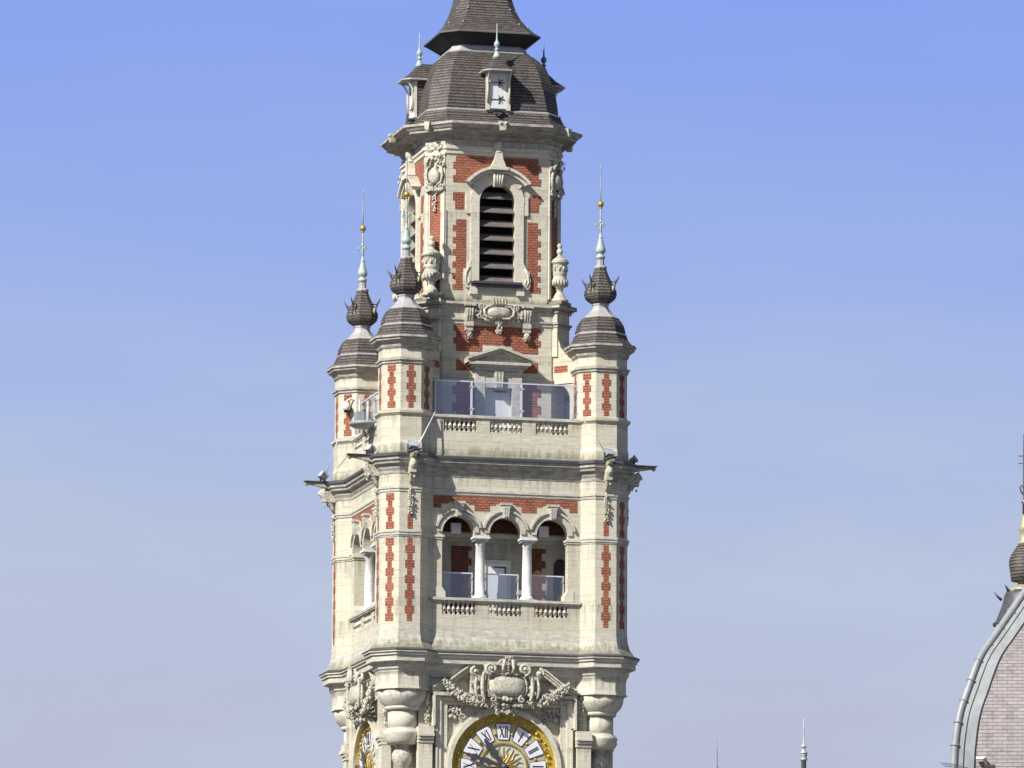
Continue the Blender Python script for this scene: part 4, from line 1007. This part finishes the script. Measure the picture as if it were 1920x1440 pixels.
# ================================================================== stay cables
def cable(name, pts, r, lab, mat='steel'):
    a = MB(); a.tube(pts, r, 6); o = a.build(name, mat); tag(o, lab, 'cable', 'cables down to the cornice')
cable('stay_rod', [(-2.62, -4.24, 38.78), (-3.45, -4.86, 37.3)], .025, 'pale rod slanting from the terrace rail to the cornice beside the front left turret')
cable('stay_cable', [(2.80, -4.20, 38.70), (3.1, -4.6, 38.1), (3.5, -4.84, 37.35)], .014, 'thin cable slanting down across the base of the front right turret')
cable('stay_cable', [(-4.65, 2.6, 38.6), (-4.8, 3.0, 38.0), (-4.9, 3.5, 37.3)], .014, 'thin cable slanting down the base of the far left turret')

# ================================================================== aerials on the left terrace
E_ = empty('radio_aerial', (-4.35, -.2, 38.74)); tag(E_, 'grey flat drum aerial with masts standing on the left terrace parapet', 'aerial')
a = MB(); a.lathe([(.1, -.14), (.42, -.09), (.58, .0), (.60, .06), (.57, .10), (.1, .16)], 28, (0, -.45)); a.build('drum', 'greybox', E_)
a = MB()
for y in (-.9, .5, 1.1): a.tube([(0, y, -.1), (0, y, 1.0+.2*y)], .025, 6)
a.tube([(0, .5, .3), (0, 1.1, .3)], .02, 6); a.build('mast', 'steel', E_)
a = MB(); a.box(-.14, .14, .3, .8, .2, .62); a.build('junction_box', 'greybox', E_)
E_ = empty('security_camera', (-4.0, 2.72, 39.9)); tag(E_, 'white dome camera on a curved arm beside the far left turret', 'camera')
a = MB(); a.ball((-.30, 0, 0), (.15, .15, .17), 12, 8); a.build('dome_housing', 'white', E_)
a = MB(); a.tube([(-.30, 0, .14), (-.25, 0, .26), (-.1, 0, .32), (.05, 0, .26), (.1, 0, .16)], .03, 6); a.build('arm', 'white', E_)
a = MB(); a.lathe([(.06, -.2), (.11, -.12), (.1, -.1)], 10, (-.3, 0)); a.build('lens', 'black', E_)

# ================================================================== domed pavilion at the right edge
CAM = Vector((-58.4856, -243.0626, 1.7)); FPX = 13171.256
def ray(px, py): return (cf+cr*((px-960)/FPX)+cu*((720-py)/FPX))
DIST = 236.0
rc = ray(2010, 1200); rc.normalize(); pc = CAM+rc*(DIST/Vector((rc.x, rc.y)).length); PC = Vector((pc.x, pc.y, 0))
brg = math.degrees(math.atan2(rc.x, rc.y)); PROT = -brg
PV = empty('domed_pavilion', PC, PROT); tag(PV, 'corner pavilion with a big curved grey slate dome edged with lead rolls', 'building')
# hip outline measured on the dome: half width (m) against height (m)
HW = [(4.78, 24.6), (4.72, 25.4), (4.60, 26.2), (4.42, 27.0), (4.12, 27.85), (3.72, 28.7), (3.30, 29.45), (2.80, 30.2), (2.30, 30.85), (1.70, 31.5), (1.3, 31.9)]
sc_ = 236.0/FPX
HW = []
for px, py in ((1783.5, 1404.6), (1788.4, 1364.5), (1795.5, 1330), (1808.5, 1293.6), (1820, 1260.6), (1834.5, 1227.5), (1858, 1194), (1890, 1148), (1921, 1104), (1960, 1062)):
    hw = (2010-px)*sc_*.978
    # the hip stands hw nearer to the camera than the axis
    r_ = ray(px, py); dd = DIST-hw; z = CAM.z+r_.z/Vector((r_.x, r_.y)).length*dd
    hw = (2010-px)/FPX*dd; HW.append((hw, z))
def smooth(L, n=4):
    out = []
    for i in range(len(L)-1):
        p0, p1, p2, p3 = [Vector(L[max(0, min(len(L)-1, i+d))]) for d in (-1, 0, 1, 2)]
        for j in range(n):
            t = j/n; v = .5*((2*p1)+(p2-p0)*t+(2*p0-5*p1+4*p2-p3)*t*t+(3*p1-p0-3*p2+p3)*t**3); out.append((v.x, v.y))
    return out+[tuple(L[-1])]
HW = smooth(HW)
z0 = HW[0][1]; HW = [(HW[0][0]+.05, z0-2.2), (HW[0][0]+.05, z0-1.0)]+HW
def sqr(hw, z): return [(-hw, -hw, z), (hw, -hw, z), (hw, hw, z), (-hw, hw, z)]
m_ = MB(); m_.rings([sqr(h-.10, z) for h, z in HW]); m_.build('dome_roof', 'pink_slate', PV)
def strip(name, mat, o0, o1, lift, thick):
    for rot in range(4):
        for sgn in (-1, 1):
            s = MB(); s.M = Matrix.Rotation(R(90*rot), 4, 'Z')
            for (h0, za), (h1, zb) in zip(HW[:-1], HW[1:]):
                a0, a1, b0, b1 = sgn*(h0-o0), sgn*(h0-o1), sgn*(h1-o0), sgn*(h1-o1); ya, yb = -(h0-.10)-lift, -(h1-.10)-lift
                P = [(a0, ya, za), (a1, ya, za), (b1, yb, zb), (b0, yb, zb), (a0, ya+thick, za), (a1, ya+thick, za), (b1, yb+thick, zb), (b0, yb+thick, zb)]
                s.add(P, [(0, 1, 2, 3) if sgn < 0 else (3, 2, 1, 0), (1, 5, 6, 2), (0, 3, 7, 4)])
            s.build(name, mat, PV)
strip('lead_flashing', 'zinc', .12, .40, .03, .1)
strip('lead_flashing', 'zinc', .42, .76, .03, .1)
strip('seam', 'black', .39, .43, .035, .1)
strip('seam', 'black', .755, .79, .035, .1)
for sx, sy in ((-1, -1), (1, -1), (1, 1), (-1, 1)):
    rl = MB(); rl.tube([(sx*(h-.10), sy*(h-.10), z) for h, z in HW], .13, 10); rl.build('hip_roll', 'zinc', PV)
cl = MB()
pts = [Vector((-(h-.10), -(h-.10), z)) for h, z in HW]
acc = 0; 
for a_, b_ in zip(pts[:-1], pts[1:]):
    L_ = (b_-a_).length; t = acc
    while t < L_:
        p = a_.lerp(b_, t/L_); d = (b_-a_).normalized()
        cl = MB(); cl.tube([p-d*.02, p+d*.02], .165, 10); cl.build('roll_clip', 'zinc', PV); t += .78
    acc = t-L_
zb = HW[0][1]; h0 = HW[0][0]
m_ = MB(); m_.box(-h0+.3, h0-.3, -h0+.3, h0-.3, 0, zb-.6); m_.build('wall', 'stone', PV)
m_ = MB(); m_.sweep([(h0-.3, -h0+.3), (h0-.3, h0-.3), (-h0+.3, h0-.3), (-h0+.3, -h0+.3)], [(.3, zb+.02), (.55, zb-.02), (.55, zb-.2), (.35, zb-.3), (.2, zb-.5), (0, zb-.65)]); m_.build('cornice', 'trim', PV)
m_ = MB()
for s in (-1, 1):
    for z in (4, 10, 16): m_.box(s*2-.7, s*2+.7, -h0+.26, -h0+.4, z, z+3)
m_.build('window', 'dark', PV)
# small spot lamp fixed on the slates
r_ = ray(1838, 1424); dd = DIST-4.2; pw = CAM+r_*(dd/Vector((r_.x, r_.y)).length)
E_ = empty('spot_lamp', pw, PROT); tag(E_, 'small dark spot lamp on a white bracket on the pink grey slates', 'lamp')
a = MB(); a.box(-.14, .16, -.12, .2, .0, .09); a.build('bracket', 'white', E_)
a = MB(); a.tube([(.14, -.14, .0), (.22, -.25, -.2), (.26, -.3, -.42)], .06, 8); a.box(.15, .5, -.5, -.15, -.32, -.22); a.build('lamp_head', 'iron', E_)
# thin wires at the hip
r_ = ray(1782, 1436); pw = CAM+r_*((DIST-4.4)/Vector((r_.x, r_.y)).length)
a = MB()
for i in range(3): a.tube([(-.35+.08*i, 0, .1-.06*i), (.1, .0, .06-.05*i), (1.2, 0, -.25-.08*i)], .012, 5)
o = a.build('wire_bundle', 'iron'); o.location = pw; o.rotation_euler.z = R(PROT); tag(o, 'loose dark wires at the lower left edge of the slate dome', 'wires')

# ---- onion spire turret behind the pavilion
DS = 246.0
def wpt(px, py, D): r_ = ray(px, py); return CAM+r_*(D/Vector((r_.x, r_.y)).length)
ps = wpt(1922, 1100, DS); ON = empty('onion_spire', (ps.x, ps.y, 0), PROT); tag(ON, 'slim turret topped by an onion bulb and tall rod, rising behind the right hand dome', 'turret')
Z = lambda y: wpt(1922, y, DS).z
px_ = DS/FPX
m_ = MB(); m_.lathe([(26*px_, Z(1090)), (28*px_, Z(1075)), (30.5*px_, Z(1058)), (30*px_, Z(1050)), (26*px_, Z(1040)), (19*px_, Z(1030)), (13*px_, Z(1021))][0:], 16); m_.build('bulb', 'slate', ON)
m_ = MB(); m_.lathe([(36*px_, Z(1112)), (33*px_, Z(1105)), (24*px_, Z(1100)), (14*px_, Z(1096)), (13*px_, Z(1088)), (25*px_, Z(1083)), (25*px_, Z(1080))], 16)
m_.lathe([(12*px_, Z(1022)), (14*px_, Z(1018)), (10*px_, Z(1014)), (9*px_, Z(996)), (13*px_, Z(991)), (9*px_, Z(986)), (7*px_, Z(975)), (4*px_, Z(965))], 12); m_.build('neck', 'brassy', ON)
m_ = MB(); m_.lathe([(4*px_, Z(965)), (4*px_, Z(945)), (7*px_, Z(942)), (3*px_, Z(938)), (3*px_, Z(925)), (2.6*px_, Z(860)), (2*px_, Z(815)), (.6*px_, Z(812))], 8)
for y in (855, 869): m_.tube([(-11*px_, 0, Z(y)), (11*px_, 0, Z(y))], 1.1*px_, 5)
for s in (-1, 1): m_.tube([(s*2*px_, 0, Z(928)), (s*6*px_, 0, Z(922)), (s*9*px_, 0, Z(914)), (s*5*px_, 0, Z(910)), (s*2*px_, 0, Z(916))], 1.6*px_, 5)
m_.build('rod', 'dark_lead', ON)
m_ = MB(); m_.ball((0, 0, Z(942)), 5.5*px_, 10, 7); m_.lathe([(4.5*px_, Z(978)), (8*px_, Z(990)), (8.5*px_, Z(993))][::-1], 10); m_.build('gold_ball', 'gold', ON)
m_ = MB(); m_.lathe([(66*px_, Z(1172)), (60*px_, Z(1168)), (52*px_, Z(1150)), (46*px_, Z(1135)), (42*px_, Z(1118)), (36*px_, Z(1108))], 8, rot=math.pi/8)
for s in (-1, 1): 
    m_.tube([(s*44*px_, 0, Z(1125)), (s*52*px_, 0, Z(1118)), (s*58*px_, 0, Z(1110))], [3*px_, 2.4*px_, .4*px_], 5); m_.tube([(s*30*px_, -.3, Z(1112)), (s*34*px_, -.35, Z(1104)), (s*38*px_, -.4, Z(1098))], [3*px_, 2.4*px_, .4*px_], 5)
m_.build('turret_roof', 'dark_lead', ON)
m_ = MB(); m_.lathe([(1.0, 0), (1.0, Z(1175)), (1.15, Z(1171))], 8); m_.build('turret_wall', 'stone', ON)

# ---- two finials poking up from roofs at the bottom
def roof_needle(px, ybase, D, prof, mat, lab, extra=None):
    p = wpt(px, 1440, D); s = D/FPX; E_ = empty('roof_turret', (p.x, p.y, 0)); tag(E_, lab, 'turret')
    z_ = lambda y: wpt(px, y, D).z
    for nm, mt, pf in prof:
        m_ = MB(); m_.lathe([(r*s, z_(y)) for r, y in pf], 10); m_.build(nm, mt, E_)
    m_ = MB(); m_.lathe([(1.4, 0), (1.4, z_(1640)), (1.6, z_(1635)), (1.0, z_(1560)), (.4, z_(1480)), (pf[0][0]*s, z_(pf[0][1])+.02)], 8, smooth=False); m_.build('turret_body', 'slate', E_)
roof_needle(1344.5, 1440, 246, [('finial', 'blue_copper', [(3.2, 1450), (2.6, 1440), (1.1, 1434), (.9, 1410), (.3, 1386)])], None, 'thin dark blue needle finial rising above the bottom edge between tower and dome')
roof_needle(1507, 1440, 246, [('finial', 'copper', [(4, 1414), (8, 1413), (5, 1410), (3.5, 1405), (3, 1402), (6.5, 1401), (4, 1398), (1.4, 1393), (1.2, 1370), (.8, 1347)]), ('shaft', 'greybox', [(5, 1450), (5, 1426), (8, 1425), (6, 1423), (6, 1418), (7, 1416), (5, 1413)])], None, 'pale green copper finial with double collar on a grey shaft at the bottom')
